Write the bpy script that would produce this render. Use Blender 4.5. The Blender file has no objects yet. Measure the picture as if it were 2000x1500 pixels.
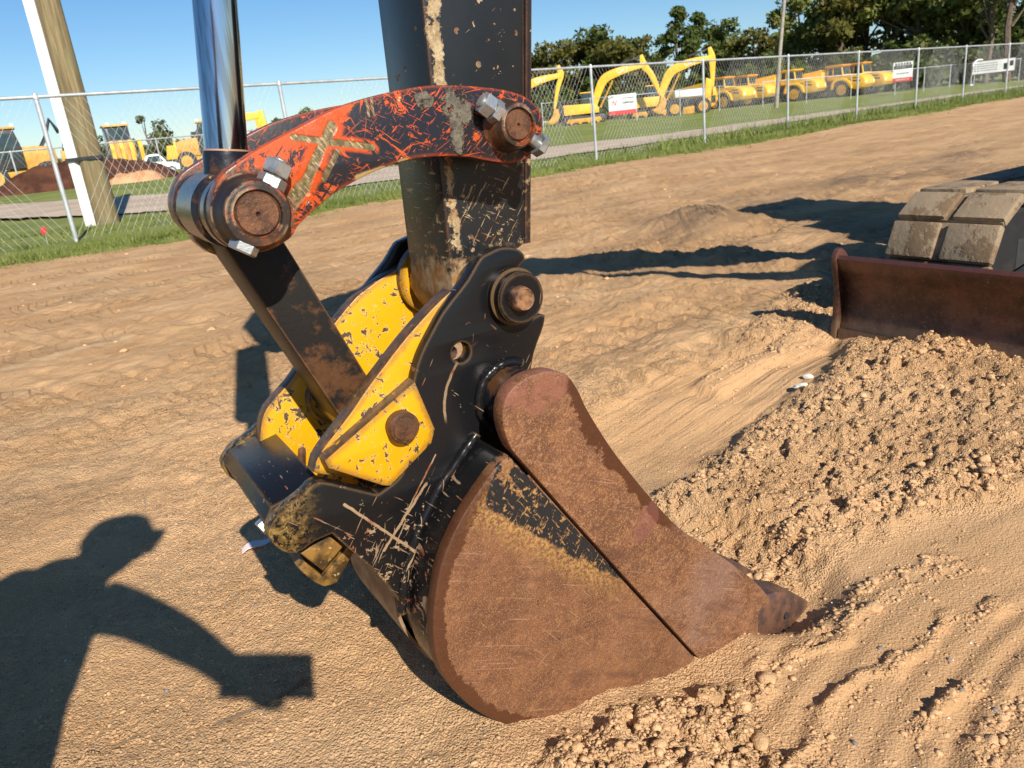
import bpy, bmesh, math, random
import numpy as np
from mathutils import Vector, Matrix, Euler
from mathutils.geometry import tessellate_polygon

scene = bpy.context.scene
COL = scene.collection
rnd = random.Random(11)
R = math.radians

# ------------------------------------------------------------------ camera
PITCH, ROLL = R(18.7), math.atan(.110)
cam = bpy.data.cameras.new('camera')
cam.sensor_width = 36.0
cam.lens = 26.64
cam.clip_start = .02
cam.clip_end = 6000
cam_ob = bpy.data.objects.new('camera', cam)
COL.objects.link(cam_ob)
_r0 = Vector((1, 0, 0)); _u0 = Vector((0, math.sin(PITCH), math.cos(PITCH))); _f0 = Vector((0, math.cos(PITCH), -math.sin(PITCH)))
_cx = _r0*math.cos(ROLL) - _u0*math.sin(ROLL)
_cy = _r0*math.sin(ROLL) + _u0*math.cos(ROLL)
_m = Matrix((_cx, _cy, -_f0)).transposed().to_4x4()
_m.translation = (0, 0, 1.0)
cam_ob.matrix_world = _m
cam.dof.use_dof = True
cam.dof.focus_distance = 1.28
cam.dof.aperture_fstop = 13
scene.camera = cam_ob

# ------------------------------------------------------------------ daylight
SUN_EL, SUN_AZ = R(35.4), R(157.4)          # the sun stands behind the viewer, to the right
world = bpy.data.worlds.new('World'); scene.world = world; world.use_nodes = True
wn = world.node_tree; wn.nodes.clear()
sky = wn.nodes.new('ShaderNodeTexSky'); sky.sky_type = 'NISHITA'; sky.sun_disc = False
sky.sun_elevation = SUN_EL; sky.sun_rotation = SUN_AZ
sky.altitude = 50; sky.air_density = 1.0; sky.dust_density = .15; sky.ozone_density = 5.0
bg = wn.nodes.new('ShaderNodeBackground'); bg.inputs['Strength'].default_value = .078
wo = wn.nodes.new('ShaderNodeOutputWorld')
hs = wn.nodes.new('ShaderNodeHueSaturation'); hs.inputs['Saturation'].default_value = 1.16
wn.links.new(sky.outputs[0], hs.inputs['Color']); wn.links.new(hs.outputs[0], bg.inputs[0]); wn.links.new(bg.outputs[0], wo.inputs[0])
sun = bpy.data.lights.new('sun', 'SUN'); sun.energy = 5.0; sun.angle = R(.55); sun.color = (1, .93, .82)
sun_ob = bpy.data.objects.new('sun', sun); COL.objects.link(sun_ob)
_sd = Vector((math.sin(SUN_AZ)*math.cos(SUN_EL), math.cos(SUN_AZ)*math.cos(SUN_EL), math.sin(SUN_EL)))
sun_ob.rotation_euler = _sd.to_track_quat('Z', 'Y').to_euler(); sun_ob.location = (6, -12, 14)
vs = scene.view_settings
vs.view_transform = 'Standard'; vs.look = 'None'; vs.exposure = 0.50; vs.gamma = 1.0; vs.use_curve_mapping = False
scene.cycles.max_bounces = 6; scene.cycles.transparent_max_bounces = 8
scene.render.film_transparent = False

# ------------------------------------------------------------------ node helper
class V:
    """a node socket with arithmetic"""
    def __init__(s, b, k): s.b, s.k = b, k
    def _m(s, op, *o, clamp=False): return s.b.math(op, s, *o, clamp=clamp)
    def __add__(s, o): return s._m('ADD', o)
    __radd__ = __add__
    def __sub__(s, o): return s._m('SUBTRACT', o)
    def __rsub__(s, o): return s.b.math('SUBTRACT', o, s)
    def __mul__(s, o): return s._m('MULTIPLY', o)
    __rmul__ = __mul__
    def __truediv__(s, o): return s._m('DIVIDE', o)
    def step(s, a, b): return s.b.maprange(s, a, b)      # smooth 0..1 between a and b
    def abs(s): return s._m('ABSOLUTE')
    def max(s, o): return s._m('MAXIMUM', o)
    def min(s, o): return s._m('MINIMUM', o)
    def inv(s): return s.b.math('SUBTRACT', 1.0, s)
    def clamp(s): return s._m('ADD', 0.0, clamp=True)

class MB:
    def __init__(s, name):
        s.m = bpy.data.materials.new(name); s.m.use_nodes = True
        s.t = s.m.node_tree; s.t.nodes.clear()
        s.out = s.t.nodes.new('ShaderNodeOutputMaterial')
        s._obj = None; s._xyz = None; s._edge = {}
    def n(s, t, **kw):
        x = s.t.nodes.new(t)
        for k, v in kw.items(): setattr(x, k, v)
        return x
    def put(s, sock, v):
        if isinstance(v, V): s.t.links.new(v.k, sock)
        elif isinstance(v, (tuple, list)) and sock.type == 'RGBA': sock.default_value = (*v[:3], 1)
        else: sock.default_value = v
    def math(s, op, *a, clamp=False):
        x = s.n('ShaderNodeMath', operation=op, use_clamp=clamp)
        for i, v in enumerate(a): s.put(x.inputs[i], v)
        return V(s, x.outputs[0])
    def maprange(s, v, a, b):
        x = s.n('ShaderNodeMapRange', interpolation_type='SMOOTHSTEP')
        s.put(x.inputs[0], v); s.put(x.inputs[1], a); s.put(x.inputs[2], b)
        return V(s, x.outputs[0])
    def obj(s):
        if s._obj is None: s._obj = V(s, s.n('ShaderNodeTexCoord').outputs['Object'])
        return s._obj
    def onormal(s): return V(s, s.n('ShaderNodeTexCoord').outputs['Normal'])
    def geo(s, o='Position'): return V(s, s.n('ShaderNodeNewGeometry').outputs[o])
    def xyz(s, v=None):
        if v is None:
            if s._xyz is None: s._xyz = s.xyz(s.obj())
            return s._xyz
        x = s.n('ShaderNodeSeparateXYZ'); s.put(x.inputs[0], v)
        return [V(s, x.outputs[i]) for i in range(3)]
    def comb(s, x, y, z):
        c = s.n('ShaderNodeCombineXYZ')
        for i, v in enumerate((x, y, z)): s.put(c.inputs[i], v)
        return V(s, c.outputs[0])
    def map(s, scale=(1, 1, 1), rot=(0, 0, 0), loc=(0, 0, 0), v=None):
        v = v or s.obj()
        if any(rot) or any(loc):                                   # turn first, then stretch
            x = s.n('ShaderNodeMapping'); s.put(x.inputs[0], v); x.inputs[1].default_value = loc; x.inputs[2].default_value = rot; v = V(s, x.outputs[0])
        x = s.n('ShaderNodeMapping'); s.put(x.inputs[0], v); x.inputs[3].default_value = scale
        return V(s, x.outputs[0])
    def noise(s, scale, detail=4, rough=.55, v=None, dist=0.0, col=False):
        x = s.n('ShaderNodeTexNoise'); s.put(x.inputs['Vector'], v or s.obj())
        x.inputs['Scale'].default_value = scale; x.inputs['Detail'].default_value = detail
        x.inputs['Roughness'].default_value = rough; x.inputs['Distortion'].default_value = dist
        return V(s, x.outputs[1 if col else 0])
    def vor(s, scale, feature='F1', v=None, rand=1.0, out=0):
        x = s.n('ShaderNodeTexVoronoi', feature=feature); s.put(x.inputs['Vector'], v or s.obj())
        x.inputs['Scale'].default_value = scale; x.inputs['Randomness'].default_value = rand
        return V(s, x.outputs[out])
    def mix(s, a, b, f):
        x = s.n('ShaderNodeMix', data_type='RGBA'); s.put(x.inputs[0], f); s.put(x.inputs[6], a); s.put(x.inputs[7], b)
        return V(s, x.outputs[2])
    def mixf(s, a, b, f): return a + (b - a)*f if isinstance(a, V) or isinstance(b, V) else f*(b - a) + a
    def attr(s, name, out='Fac'):
        x = s.n('ShaderNodeAttribute', attribute_name=name); return V(s, x.outputs[out])
    def edge(s, rad=.004, samples=4):
        """1 on convex and concave edges: paint rubs off there"""
        if rad in s._edge: return s._edge[rad]
        bv = s.n('ShaderNodeBevel', samples=samples); bv.inputs[0].default_value = rad
        d = s.n('ShaderNodeVectorMath', operation='DOT_PRODUCT')
        s.t.links.new(bv.outputs[0], d.inputs[0]); s.put(d.inputs[1], s.geo('Normal'))
        s._edge[rad] = V(s, d.outputs['Value']).inv()
        return s._edge[rad]
    def seg(s, p, q, wide, wob=None):
        """1 within `wide` of the line p-q in the part's own x-z plane"""
        x, y, z = s.xyz()
        if wob is not None: x = x + wob
        dx, dz = q[0]-p[0], q[1]-p[1]; L = math.hypot(dx, dz); dx /= L; dz /= L
        ax = x - p[0]; az = z - p[1]
        t = (ax*dx + az*dz); t = t.max(0).min(L)
        ex = ax - t*dx; ez = az - t*dz
        d = s.math('SQRT', ex*ex + ez*ez)
        return d.step(wide, wide*.55)
    def blob(s, c, rx, rz, rot=0., wob=None):
        x, y, z = s.xyz(); ax = x - c[0]; az = z - c[1]; ca, sa = math.cos(rot), math.sin(rot)
        u = (ax*ca + az*sa)/rx; w = (az*ca - ax*sa)/rz
        d = s.math('SQRT', u*u + w*w)
        if wob is not None: d = d + wob
        return d.step(1.0, .8)
    def side(s, p, q, wob=None, soft=.004):
        """1 to the left of the directed line p-q in x-z"""
        x, y, z = s.xyz(); dx, dz = q[0]-p[0], q[1]-p[1]; L = math.hypot(dx, dz)
        d = ((z - p[1])*dx - (x - p[0])*dz)/L
        if wob is not None: d = d + wob
        return d.step(0, soft)
    def bump(s, h, strength=.5, dist=.01, under=None):
        x = s.n('ShaderNodeBump')
        if under is not None: s.put(x.inputs['Normal'], under)
        x.inputs['Strength'].default_value = strength; x.inputs['Distance'].default_value = dist
        s.put(x.inputs['Height'], h); return V(s, x.outputs[0])
    def pbr(s, col, rough=.5, metal=0., normal=None, spec=.5, coat=0., trans=0., emit=None):
        p = s.n('ShaderNodeBsdfPrincipled')
        s.put(p.inputs['Base Color'], col); s.put(p.inputs['Roughness'], rough); s.put(p.inputs['Metallic'], metal)
        p.inputs['Specular IOR Level'].default_value = spec
        if coat: p.inputs['Coat Weight'].default_value = coat
        if trans: p.inputs['Transmission Weight'].default_value = trans
        if normal is not None: s.put(p.inputs['Normal'], normal)
        s.t.links.new(p.outputs[0], s.out.inputs[0]); s.p = p
        return s.m

# ------------------------------------------------------------------ object helpers
def tag(o, label=None, cat=None, group=None, kind=None):
    if label: o['label'] = label
    if cat: o['category'] = cat
    if group: o['group'] = group
    if kind: o['kind'] = kind
    return o
def link(o, parent=None):
    COL.objects.link(o)
    if parent is not None: o.parent = parent
    return o
def empty(name, loc=(0, 0, 0), rz=0., label=None, cat=None, group=None, parent=None):
    o = bpy.data.objects.new(name, None); o.location = loc; o.rotation_euler = (0, 0, rz); o.empty_display_size = .2
    link(o, parent); return tag(o, label, cat, group)
def copy_tree(o, parent=None):
    c = o.copy(); COL.objects.link(c)
    if parent is not None: c.parent = parent
    for ch in list(o.children): copy_tree(ch, c)
    return c
def finish(me, smooth=35):
    if smooth:
        me.polygons.foreach_set('use_smooth', [True]*len(me.polygons))
        me.set_sharp_from_angle(angle=R(smooth))
    return me
def from_bm(name, bm, mat, parent=None, smooth=35, loc=None):
    me = bpy.data.meshes.new(name); bm.normal_update(); bm.to_mesh(me); bm.free(); finish(me, smooth)
    me.materials.append(mat); o = bpy.data.objects.new(name, me)
    if loc: o.location = loc
    return link(o, parent)
def from_np(name, co, faces, mat, parent=None, smooth=False):
    """co (n,3); faces (m,3|4) index array"""
    co = np.asarray(co, dtype=np.float32); faces = np.asarray(faces, dtype=np.int32)
    me = bpy.data.meshes.new(name); k = faces.shape[1]
    me.vertices.add(len(co)); me.vertices.foreach_set('co', co.ravel())
    me.loops.add(faces.size); me.loops.foreach_set('vertex_index', faces.ravel())
    me.polygons.add(len(faces)); me.polygons.foreach_set('loop_start', np.arange(0, faces.size, k, dtype=np.int32))
    if smooth: me.polygons.foreach_set('use_smooth', np.ones(len(faces), dtype=bool))
    me.update(calc_edges=True)
    me.materials.append(mat); return link(bpy.data.objects.new(name, me), parent)
def smooth_outline(pts, sub=4, corner=48):
    """closed outline through the given points; sharp turns stay corners"""
    n = len(pts); P = [Vector(p) for p in pts]; out = []; crn = []
    for i in range(n):
        a = P[i]-P[i-1]; b = P[(i+1) % n]-P[i]
        crn.append(a.length < 1e-6 or b.length < 1e-6 or a.angle(b) > R(corner))
    for i in range(n):
        p0, p1, p2, p3 = P[i-1], P[i], P[(i+1) % n], P[(i+2) % n]
        L = (p2-p1).length
        m1 = (p2-p1) if crn[i] else (p2-p0).normalized()*L
        m2 = (p2-p1) if crn[(i+1) % n] else (p3-p1).normalized()*L
        for k in range(sub):
            t = k/sub; t2 = t*t; t3 = t2*t
            out.append(tuple(p1*(2*t3-3*t2+1) + m1*(t3-2*t2+t) + p2*(-2*t3+3*t2) + m2*(t3-t2)))
    return out
def prism(name, outline, w0, w1, mat, parent=None, bevel=.002, holes=(), sub=1, corner=48, axis='w', smooth=35):
    """outline in the (s, z) plane, solid from w0 to w1; holes = ((s, z, r), ...)"""
    if sub > 1: outline = smooth_outline(outline, sub, corner)
    cu = bpy.data.curves.new('tmp', 'CURVE'); cu.dimensions = '2D'; cu.fill_mode = 'BOTH'
    loops = [outline] + [[(h[0]+h[2]*math.cos(a), h[1]+h[2]*math.sin(a)) for a in np.linspace(0, 2*math.pi, 29)[:-1]] for h in holes]
    for lp in loops:
        sp = cu.splines.new('POLY'); sp.points.add(len(lp)-1); sp.use_cyclic_u = True
        for p, q in zip(sp.points, lp): p.co = (q[0], q[1], 0, 1)
    half = (w1-w0)/2; bevel = min(bevel, half*.9)
    cu.extrude = half - bevel; cu.bevel_depth = bevel; cu.bevel_resolution = 1; cu.offset = -bevel
    to = bpy.data.objects.new('tmp', cu); COL.objects.link(to)
    dg = bpy.context.evaluated_depsgraph_get()
    me = bpy.data.meshes.new_from_object(to.evaluated_get(dg), depsgraph=dg)
    bpy.data.objects.remove(to); bpy.data.curves.remove(cu)
    bm = bmesh.new(); bm.from_mesh(me); bpy.data.meshes.remove(me)
    mid = (w0+w1)/2
    for v in bm.verts:
        x, y, z = v.co
        v.co = (x, mid - z, y) if axis == 'w' else (mid + z, x, y)
    bmesh.ops.remove_doubles(bm, verts=bm.verts, dist=1e-5)
    bmesh.ops.recalc_face_normals(bm, faces=bm.faces)
    return from_bm(name, bm, mat, parent, smooth)
def lathe(name, p, prof, mat, parent=None, axis=(0, 1, 0), seg=40, smooth=35, rot=0.):
    """prof = [(radius, distance along axis)...] turned about the axis through p"""
    bm = bmesh.new(); rings = []
    q = Vector(axis).to_track_quat('Z', 'Y').to_matrix()
    for r, d in prof:
        rings.append([bm.verts.new(Vector(p) + q @ Vector((max(r, 1e-5)*math.cos(a), max(r, 1e-5)*math.sin(a), d))) for a in [rot+2*math.pi*i/seg for i in range(seg)]])
    for a, b in zip(rings, rings[1:]):
        for i in range(seg): bm.faces.new((a[i], a[(i+1) % seg], b[(i+1) % seg], b[i]))
    bm.faces.new(rings[0][::-1]); bm.faces.new(rings[-1])
    bmesh.ops.recalc_face_normals(bm, faces=bm.faces)
    return from_bm(name, bm, mat, parent, smooth)
def rod(name, a, b, r0, r1, mat, parent=None, seg=16, smooth=50, bev=0.):
    a, b = Vector(a), Vector(b); L = (b-a).length
    pr = [(r0-bev, 0), (r0, bev), (r1, L-bev), (r1-bev, L)] if bev else [(r0, 0), (r1, L)]
    return lathe(name, a, pr, mat, parent, axis=(b-a), seg=seg, smooth=smooth)
def add_box(bm, c, d, rz=0., ry=0., bev=0.):
    r = bmesh.ops.create_cube(bm, size=1.0, matrix=Matrix.Translation(c) @ Euler((0, ry, rz)).to_matrix().to_4x4() @ Matrix.Diagonal((*d, 1)))
    if bev: bmesh.ops.bevel(bm, geom=list({e for v in r['verts'] for e in v.link_edges}), offset=bev, segments=2, affect='EDGES', profile=.6)
def box(name, c, d, mat, parent=None, rz=0., ry=0., bev=0.):
    bm = bmesh.new(); add_box(bm, c, d, rz, ry, bev); return from_bm(name, bm, mat, parent, 35)
def tube(name, pts, r, mat, parent=None, seg=8, smooth=60):
    """round tube through a polyline; r is a number or one per point"""
    P = [Vector(p) for p in pts]; bm = bmesh.new(); rings = []
    for i, p in enumerate(P):
        d = (P[min(i+1, len(P)-1)] - P[max(i-1, 0)]).normalized(); q = d.to_track_quat('Z', 'Y').to_matrix()
        rr = r[i] if isinstance(r, (list, tuple)) else r
        rings.append([bm.verts.new(p + q @ Vector((rr*math.cos(2*math.pi*k/seg), rr*math.sin(2*math.pi*k/seg), 0))) for k in range(seg)])
    for a, b in zip(rings, rings[1:]):
        o = min(range(seg), key=lambda k: (a[0].co-b[k].co).length)
        for k in range(seg): bm.faces.new((a[k], a[(k+1) % seg], b[(k+1+o) % seg], b[(k+o) % seg]))
    bm.faces.new(rings[0][::-1]); bm.faces.new(rings[-1]); bmesh.ops.recalc_face_normals(bm, faces=bm.faces)
    return from_bm(name, bm, mat, parent, smooth)
def text_mesh(name, body, size, mat, parent, loc, rot, depth=.01):
    cu = bpy.data.curves.new('tmp', 'FONT'); cu.body = body; cu.size = size; cu.extrude = depth; cu.align_x = 'CENTER'; cu.align_y = 'CENTER'
    to = bpy.data.objects.new('tmp', cu); COL.objects.link(to)
    dg = bpy.context.evaluated_depsgraph_get(); me = bpy.data.meshes.new_from_object(to.evaluated_get(dg), depsgraph=dg)
    bpy.data.objects.remove(to); bpy.data.curves.remove(cu)
    me.name = name; me.materials.clear(); me.materials.append(mat)
    o = bpy.data.objects.new(name, me); o.location = loc; o.rotation_euler = rot
    return link(o, parent)

# ------------------------------------------------------------------ noise on arrays
def _hash(ix, iy, seed):
    h = (ix.astype(np.int64)*374761393 + iy.astype(np.int64)*668265263 + seed*974711) & 0xffffffff
    h = ((h ^ (h >> 13))*1274126177) & 0xffffffff
    return ((h ^ (h >> 16)) & 0xffffff).astype(np.float32)/16777216.0
def pn(x, y, seed=0):
    ix = np.floor(x); iy = np.floor(y); fx = (x-ix).astype(np.float32); fy = (y-iy).astype(np.float32)
    u = fx*fx*(3-2*fx); v = fy*fy*(3-2*fy)
    a = _hash(ix, iy, seed); b = _hash(ix+1, iy, seed); c = _hash(ix, iy+1, seed); d = _hash(ix+1, iy+1, seed)
    return (a*(1-u)+b*u)*(1-v) + (c*(1-u)+d*u)*v - .5
def fbm(x, y, s, oct=4, seed=0, gain=.5):
    r = 0; a = 1.0
    for i in range(oct):
        r = r + a*pn(x*s + 17.3*i, y*s - 9.1*i, seed+i); s *= 2.03; a *= gain
    return r
def domes(x, y, s, seed=0, keep=1.0):
    """crumbly lumps: the highest of the round bumps near each point, 0..~.5"""
    X = x*s; Y = y*s; ix = np.floor(X); iy = np.floor(Y); best = np.zeros_like(X, dtype=np.float32)
    for dx in (-1, 0, 1):
        for dy in (-1, 0, 1):
            jx = ix+dx; jy = iy+dy
            px = jx + _hash(jx, jy, seed); py = jy + _hash(jx, jy, seed+1); rr = .22 + .5*_hash(jx, jy, seed+2)
            rr = np.where(_hash(jx, jy, seed+3) < keep, rr, 0)
            best = np.maximum(best, np.sqrt(np.maximum(0, rr*rr - (X-px)**2 - (Y-py)**2)).astype(np.float32)*(.6+.6*_hash(jx, jy, seed+4)))
    return best
def chunks(x, y, s, seed=0):
    """angular broken lumps: every cell its own height and tilt, a gap between cells"""
    X = x*s; Y = y*s; ix = np.floor(X); iy = np.floor(Y); f1 = np.full(X.shape, 9., np.float32); f2 = f1.copy(); hh = np.zeros_like(f1)
    for dx in (-1, 0, 1):
        for dy in (-1, 0, 1):
            jx = ix+dx; jy = iy+dy; a = _hash(jx, jy, seed); b = _hash(jx, jy, seed+1)
            ux = X-jx-a; uy = Y-jy-b; d = np.sqrt(ux*ux+uy*uy).astype(np.float32)
            v = _hash(jx, jy, seed+2)**1.5 + (_hash(jx, jy, seed+3)-.5)*1.3*ux + (_hash(jx, jy, seed+4)-.5)*1.3*uy
            nearer = d < f1; f2 = np.where(nearer, f1, np.minimum(f2, d)); hh = np.where(nearer, v, hh); f1 = np.where(nearer, d, f1)
    return np.clip(hh, 0, 1.3)*sstep(f2-f1, .0, .22)
def sstep(v, a, b):
    t = np.clip((v-a)/(b-a), 0, 1); return t*t*(3-2*t)
def in_poly(x, y, poly, soft=.05):
    """soft mask of a polygon (1 inside)"""
    d = dist_line(x, y, list(poly)+[poly[0]]); ins = np.zeros(x.shape, dtype=bool); n = len(poly)
    for i in range(n):
        (x0, y0), (x1, y1) = poly[i], poly[(i+1) % n]
        if y0 == y1: continue
        ins ^= ((y0 > y) != (y1 > y)) & (x < (x1-x0)*(y-y0)/(y1-y0)+x0)
    return sstep(np.where(ins, d, -d), -soft, soft)
def dist_line(x, y, pts):
    best = np.full(x.shape, 1e9, dtype=np.float32)
    for (x0, y0), (x1, y1) in zip(pts, pts[1:]):
        dx, dy = x1-x0, y1-y0; L2 = dx*dx+dy*dy
        t = np.clip(((x-x0)*dx+(y-y0)*dy)/L2, 0, 1)
        best = np.minimum(best, np.hypot(x-x0-t*dx, y-y0-t*dy))
    return best

# ------------------------------------------------------------------ measured outlines, metres
# P: excavator and bucket, in the plane of the arm (s along the machine, z up); G: ground features (x, y)
P = {
    'cheek': ((0.0644, 0.5025), (0.0465, 0.4977), (0.0099, 0.4699), (-0.038, 0.4244), (-0.078, 0.3672), (-0.1013, 0.3024), (-0.1126, 0.2402), (-0.1106, 0.1794), (-0.0867, 0.1149), (-0.046, 0.049), (0, 0), (0.0452, -0.0334), (0.1166, -0.0621), (0.2245, -0.0874), (0.3555, -0.1161), (0.4849, -0.1332), (0.4506, -0.0892)),
    'bar': ((0.0699, 0.5079), (0.0579, 0.5427), (0.0566, 0.5778), (0.0674, 0.6046), (0.0902, 0.6213), (0.1198, 0.6279), (0.1539, 0.6251), (0.1845, 0.6084), (0.2026, 0.5804), (0.2182, 0.5415), (0.2639, 0.4548), (0.3078, 0.3855), (0.3643, 0.3026), (0.4194, 0.2323), (0.4858, 0.168), (0.5571, 0.0966), (0.6419, 0.0032), (0.6715, -0.0522), (0.6703, -0.1027), (0.6341, -0.1123), (0.5388, -0.1131), (0.4595, -0.0885), (0.4453, -0.0736)),
    'ear': ((0.1081, 0.8054), (0.1241, 0.8109), (0.1469, 0.8153), (0.171, 0.8112), (0.1897, 0.7996), (0.1925, 0.788), (0.1768, 0.7754), (0.1536, 0.7497), (0.1484, 0.7073), (0.1761, 0.6817), (0.2085, 0.6899), (0.2219, 0.6861), (0.2168, 0.6681), (0.193, 0.6266), (0.1819, 0.5949), (0.1731, 0.5642), (0.1847, 0.4732), (0.1547, 0.4023), (0.0939, 0.3931), (0.0524, 0.3577), (-0.0009, 0.3072), (-0.0456, 0.2435), (-0.0748, 0.183), (-0.093, 0.1812), (-0.1219, 0.2554), (-0.1557, 0.3303), (-0.1899, 0.3868), (-0.2126, 0.4255), (-0.2421, 0.4228), (-0.272, 0.415), (-0.2912, 0.4265), (-0.3044, 0.4496), (-0.3046, 0.4671), (-0.2868, 0.4862), (-0.2418, 0.5076), (-0.2255, 0.5174), (-0.2082, 0.5148), (-0.1709, 0.492), (-0.1281, 0.4649), (-0.0845, 0.4845), (-0.0689, 0.5248), (-0.0593, 0.5841), (-0.0424, 0.6229), (-0.0356, 0.6426), (-0.0201, 0.6728), (0.0047, 0.7048), (0.0309, 0.7342), (0.0793, 0.7743)),
    'earhole': (0.0519, 0.6594, 0.0167),
    'strip': ((0.0589, 0.759), (0.0264, 0.7403), (-0.0305, 0.7007), (-0.0795, 0.6602), (-0.1099, 0.6343), (-0.1406, 0.6053), (-0.1752, 0.5762), (-0.1979, 0.5566), (-0.2094, 0.5431), (-0.2167, 0.5264), (-0.2005, 0.5164), (-0.1681, 0.5098), (-0.0923, 0.5433), (-0.0348, 0.5889), (0.0082, 0.657), (0.0661, 0.7303)),
    'hex': ((-0.0386, 0.6358), (-0.0159, 0.5467), (-0.0258, 0.5244), (-0.1077, 0.4744), (-0.1201, 0.4797), (-0.2002, 0.5374), (-0.204, 0.5514)),
    'faryellow': ((0.144, 0.7776), (0.1041, 0.7687), (0.0544, 0.754), (0.0226, 0.7403), (-0.0091, 0.7249), (-0.08, 0.6682), (-0.1268, 0.6297), (-0.1647, 0.5946), (-0.213, 0.5579), (-0.2296, 0.5275), (-0.2395, 0.4845), (-0.2362, 0.4595), (-0.22, 0.4308), (-0.1741, 0.3879), (-0.0775, 0.3425), (0.0487, 0.4261), (0.1635, 0.5625), (0.2018, 0.6626), (0.1908, 0.7489)),
    'pinhex': (-0.075, 0.5713, 0.0255),
    'pinC': (0.15, 0.7347, 0.0189),
    'collarC': (0.1579, 0.7331, 0.0436),
    'discC': (0.1718, 0.7419, 0.0442),
    'barC': (0.1302, 0.5624, 0.0635),
    'link': ((-0.2843, 0.9416), (-0.2755, 0.9611), (-0.2613, 0.9786), (-0.2462, 0.9884), (-0.2038, 1.0076), (-0.1579, 1.0246), (-0.0965, 1.0469), (-0.0499, 1.0574), (-0.0022, 1.0642), (0.0467, 1.0679), (0.0969, 1.0654), (0.1347, 1.0608), (0.1772, 1.0537), (0.2115, 1.0425), (0.2364, 1.0241), (0.2435, 0.9989), (0.2323, 0.9687), (0.2106, 0.9506), (0.1761, 0.945), (0.1376, 0.9523), (0.0999, 0.9625), (0.0484, 0.9688), (-0.0018, 0.9685), (-0.0515, 0.9592), (-0.0844, 0.949), (-0.117, 0.9364), (-0.1452, 0.9206), (-0.1752, 0.9013), (-0.1872, 0.8878), (-0.2022, 0.8805), (-0.2232, 0.8743), (-0.2438, 0.875), (-0.2625, 0.8823), (-0.2788, 0.8992), (-0.2858, 0.9203)),
    'pinA': (-0.2348, 0.9268, 0.046, 0.0296),
    'pinB': (0.1743, 1.0004, 0.0355, 0.0239),
    'stick_face': ((0.1044, 1.1948), (0.0943, 0.8298), (0.2474, 0.7956), (0.2972, 1.1922)),
    'bosspt': ((0.1115, 0.7475), (0.1164, 0.7858)),
    'pushlink': ((-0.2213, 0.8653), (-0.145, 0.8773), (-0.0586, 0.6468), (-0.1166, 0.5871)),
    'pushlow': (-0.0869, 0.5509, 0.041),
    'rod': ((-0.2107, 1.0108), (-0.182, 1.2145), 0.0309),
    'eyepts': ((-0.2259, 0.9257),),
    'jawbar': ((-0.2418, 0.5076), (-0.2868, 0.4862), (-0.3046, 0.4671), (-0.2954, 0.4442), (-0.2322, 0.4744), (-0.2107, 0.5017)),
    'wedge': ((-0.2612, 0.396), (-0.2083, 0.4065), (-0.1944, 0.3781), (-0.2366, 0.3573)),
    'wedge2': ((-0.248, 0.3567), (-0.2145, 0.3574), (-0.1712, 0.3466), (-0.2056, 0.3088), (-0.2268, 0.3111), (-0.2454, 0.3341)),
    'lugA': ((-0.2768, 0.8893), (-0.2628, 0.892), (-0.2418, 0.8671), (-0.2484, 0.8523), (-0.2584, 0.8583), (-0.274, 0.8774)),
    'boltA': ((-0.2596, 0.8861), (-0.2014, 0.9694), (-0.188, 0.9854)),
    'boltB': ((0.2162, 0.9678), (0.1355, 1.0283), (0.1195, 1.0409)),
    'tooth': ((0.5956, -0.0402), (0.6732, -0.0156), (0.7705, -0.0583), (0.8161, -0.1022), (0.813, -0.1192), (0.7635, -0.1459), (0.694, -0.1452)),
    'latch': ((-0.2257, 0.473), (-0.2105, 0.4731), (-0.1907, 0.428), (-0.2082, 0.4182)),
    'lrod': ((-0.1981, 0.4412), (-0.1678, 0.4639)),
}
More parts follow.
